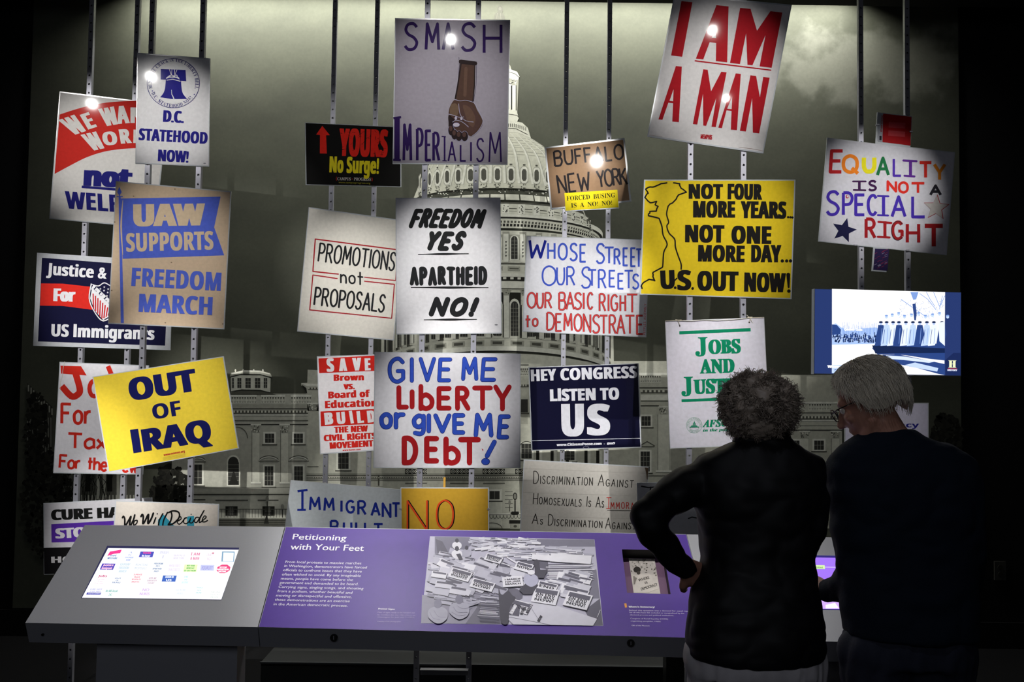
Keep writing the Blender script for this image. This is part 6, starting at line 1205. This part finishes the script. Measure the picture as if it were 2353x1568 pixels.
b.limb([(hc - Vector((0, .0, .07)), .052), (aty(1752, 1040, Y + .02), .058)]); S = [(x, y, z, hx - .016, hy - .016) for (x, y, z, hx, hy) in secs(TW[3:], Y)]; b.loft(S); b.limb([(p, r - .012) for p, r in EL]); b.limb([(p, r - .012) for p, r in ER])
hL = aty(1655, 1505, Y + .01); hR = aty(1815, 1505, Y + .01); legs(b, hL + Vector((0, 0, .04)), hR + Vector((0, 0, .04)), Y + .01, .075)
wl = EL[-1][0]; hand(b, wl, (aty(1612, 1330, Y + .045) - wl), (-.2, -1, .1), .92, .9, 1)
wr = ER[-1][0]; hand(b, wr, Vector((-.6, .2, -.7)), (.3, 1, 0), .92, .8, 1)
bd = b.fuse('body', SKIN, wo, .0055, 3); face_bits(wo, hc, MW, SKIN, .88)
b = Blob(); b.loft(secs([(1490, 1584, 1886, .005, .125), (1520, 1580, 1886, .005, .13), (1545, 1580, 1886, .005, .128)], Y)); legs(b, hL + Vector((.004, 0, -.01)), hR + Vector((-.004, 0, -.01)), Y + .01, .092)
b.fuse('trousers', SLACK, wo, .0085, 5, .010, 10., (2.4, 1, .5)); shoes(wo, (hL.x, hR.x), Y + .01)
# curly hair
M = MW; rn = random.Random(2); hb = Blob(); HC = aty(1743, 926, Y + .0)
hb.ell(HC, .088, .098, .070, M); hb.ell(HC + Vector((-.006, -.012, -.045)), .080, .080, .058)
for i in range(190):
    d = Vector((rn.gauss(0, 1), rn.gauss(0, 1), rn.gauss(0, 1))).normalized()
    if d.y > .55 and d.z < .45 or d.z < -.78: continue
    r = rn.uniform(.011, .021); hb.ell(HC + Vector((d.x * .088, d.y * .096, d.z * (.068 if d.z > 0 else .088))), r, r, r * .8)
hair = hb.fuse('hair', HAIRW, wo, .0055, 2, .006, 60)
cu = MB()
for i in range(4200):
    d = Vector((rn.gauss(0, 1), rn.gauss(0, 1), rn.gauss(0, 1))).normalized()
    if d.y > .5 and d.z < .45 or d.z < -.82: continue
    p = HC + Vector((d.x * .091, d.y * .099, d.z * (.070 if d.z > 0 else .092))); q = d * 3.2
    t = Vector((noise.noise(q), noise.noise(q + Vector((7, 1, 3))), noise.noise(q + Vector((2, 9, 5))) - .25)) * 2 + Vector((rn.uniform(-.25, .25), rn.uniform(-.25, .25), rn.uniform(-.25, .25))) + d * .35; t = t.normalized(); u = t.cross(d).normalized()
    L = rn.uniform(.016, .030); cr = rn.uniform(.003, .007); ph = 6 * noise.noise(q * 2) + rn.uniform(-.5, .5); tw = rn.uniform(5, 9); pts = []
    for k in range(7):
        s_ = k / 6; pts.append(p + t * L * s_ + d * (.001 + .008 * sin(s_ * 2.8)) + (u * cos(ph + tw * s_) + d * sin(ph + tw * s_)) * cr)
    strand(cu, pts, .0011)
o = cu.build('hair_curls', HAIRW, hair, True); prop(o, kind='stuff')
# --- man looking down at the screen
Y = 2.88
ma = empty('person', (aty(2080, 1568, Y).x, Y, 0), 'person with straight silver hair and glasses in a navy sweater, looking down at the screen', 'person')
MM = frame((-.80, .52, -.50)); hm = aty(2003, 921, Y + .01)
TM = [(984, 1996, 2096, .0, .055), (1003, 1975, 2120, .0, .07), (1022, 1935, 2190, .0, .085), (1045, 1912, 2218, .005, .10), (1080, 1898, 2240, .01, .118), (1140, 1902, 2246, .015, .132), (1200, 1912, 2246, .02, .136), (1280, 1922, 2244, .02, .134), (1350, 1930, 2240, .015, .135), (1420, 1938, 2240, .01, .14), (1460, 1941, 2240, .01, .142)]
AL = [(aty(1952, 1090, Y + .02), .066), (aty(1960, 1180, Y + .01), .060), (aty(1963, 1262, Y + .0), .054), (aty(1958, 1325, Y + .03), .050), (aty(1930, 1352, Y + .12), .044), (aty(1902, 1358, Y + .18), .038)]
AR = [(aty(2195, 1095, Y + .01), 0.0701), (aty(2215, 1180, Y - .01), 0.0633), (aty(2222, 1270, Y - .01), 0.0565), (aty(2224, 1345, Y + .06), 0.0452), (aty(2210, 1380, Y + .16), 0.0362)]
b = Blob().loft(secs(TM, Y)); b.limb(AL); b.limb(AR); sw = b.fuse('sweater', SWEAT, ma, .008, 7, .008, 6., (1, 1, 1.5))
b = Blob(); head(b, hm, MM, 1.0); b.limb([(hm + Vector((.018, -.015, -.06)), .056), (aty(2035, 1010, Y + .01), 0.0701)]); b.loft([(x, y, z, hx - .018, hy - .018) for (x, y, z, hx, hy) in secs(TM[2:], Y)]); b.limb([(p, r - .013) for p, r in AL]); b.limb([(p, r - .013) for p, r in AR])
gL = aty(2005, 1500, Y + .01); gR = aty(2165, 1500, Y + .01); legs(b, gL, gR, Y + .01, .088)
wl = AL[-1][0]; hand(b, wl, (aty(1862, 1338, Y + .22) - wl), (.1, -.5, 1), 1., .55, -1); wr = AR[-1][0]; hand(b, wr, (-.3, .7, -.6), (0, .3, 1), 1., .5, 1)
b.fuse('body', SKIN, ma, .0055, 3); face_bits(ma, hm, MM, SKIN, 1.0)
b = Blob(); b.loft(secs([(1440, 1952, 2226, .01, .125), (1480, 1950, 2228, .01, .13), (1520, 1950, 2228, .01, .128)], Y)); legs(b, gL + Vector((.012, 0, 0)), gR - Vector((.012, 0, 0)), Y + .01, .104); b.fuse('jeans', JEAN, ma, .009, 5, .008, 9., (2, 1, .6)); shoes(ma, (gL.x, gR.x), Y + .01, (-.3, 1, 0))
# straight hair: a shell over the skull with combed strands
rn = random.Random(6)
def hp_(th, ph, lift=0.):   # ph from the crown down, th round the head (0 = forward)
    x = sin(ph) * sin(th); y = sin(ph) * cos(th); z = cos(ph); dn = max(0, -z)
    return hm + MM @ Vector((x * (.092 + lift) * (1 + .10 * dn), (y * (.108 + lift)) - .006, .033 + z * (.092 + lift) - dn * .045))
def lim(th):  # how far down the hair reaches, by direction round the head
    f = (1 + cos(th)) / 2; return radians(128 - 92 * f ** 2.2 + 8 * sin(3 * th))
V = []; F = []; nt, np_ = 48, 18
for j in range(np_ + 1):
    for i in range(nt):
        th = 2 * pi * i / nt; V.append(hp_(th, max(.02, lim(th) * j / np_), .002 * sin(th * 11 + j)))
for j in range(np_):
    for i in range(nt): F.append((j * nt + i, j * nt + (i + 1) % nt, (j + 1) * nt + (i + 1) % nt, (j + 1) * nt + i))
F.append(tuple(range(nt))); hs = mesh('hair', V, F, HAIRM, ma, True)
cu = MB()
for i in range(2600):
    th = rn.uniform(0, 2 * pi); ph0 = lim(th) * rn.uniform(.0, .85); L = rn.uniform(.35, .8); lf = rn.uniform(.001, .009); pts = []; sw_ = rn.uniform(-.18, .18); end = lim(th) * 1.04
    for k in range(7):
        s_ = k / 6; pts.append(hp_(th + sw_ * s_, min(ph0 + L * s_, end + rn.uniform(0, .05)), lf + .006 * s_ * rn.uniform(.4, 1.2)))
    strand(cu, pts, .0010)
o = cu.build('hair_strands', HAIRM, hs, True); prop(o, kind='stuff')
# eyeglasses
GM = mat('glasses_frame', '0a0a0c', .3); eg = empty('eyeglasses', hm + MM @ Vector((0, .1, .008))); eg.parent = ma; eg.matrix_parent_inverse = Matrix.Translation(-ma.location)
def gp(x, y, z): return hm + MM @ Vector((x, y, z))
mb = MB()
for s_ in (-1, 1):
    c = (.033 * s_, .112, .004); R = [gp(c[0] + .026 * cos(2 * pi * i / 20), c[1], c[2] + .020 * sin(2 * pi * i / 20)) for i in range(21)]; mb.tube(R, .0018, 6); mb.tube([gp(.059 * s_, .110, .010), gp(.082 * s_, .085, .012), gp(.085 * s_, .0, .010), gp(.084 * s_, -.02, -.01)], .0018, 6)
mb.tube([gp(-.009, .112, .008), gp(.009, .112, .008)], .0016, 6); fr = mb.build('glasses_frame', GM, ma)
bpy.data.objects.remove(eg)
gl = bpy.data.materials.new('lens_glass'); gl.use_nodes = True; nt_ = gl.node_tree; nt_.nodes.clear(); ou = nt_.nodes.new('ShaderNodeOutputMaterial'); mx = nt_.nodes.new('ShaderNodeMixShader'); tr = nt_.nodes.new('ShaderNodeBsdfTransparent'); gg = nt_.nodes.new('ShaderNodeBsdfGlossy'); gg.inputs['Roughness'].default_value = .03; mx.inputs[0].default_value = .12
nt_.links.new(tr.outputs[0], mx.inputs[1]); nt_.links.new(gg.outputs[0], mx.inputs[2]); nt_.links.new(mx.outputs[0], ou.inputs[0])
for s_ in (-1, 1): mesh('lens', [gp(  .033 * s_ + .025 * cos(2 * pi * i / 20), .112, .004 + .019 * sin(2 * pi * i / 20)) for i in range(20)], [tuple(range(20))], gl, fr)
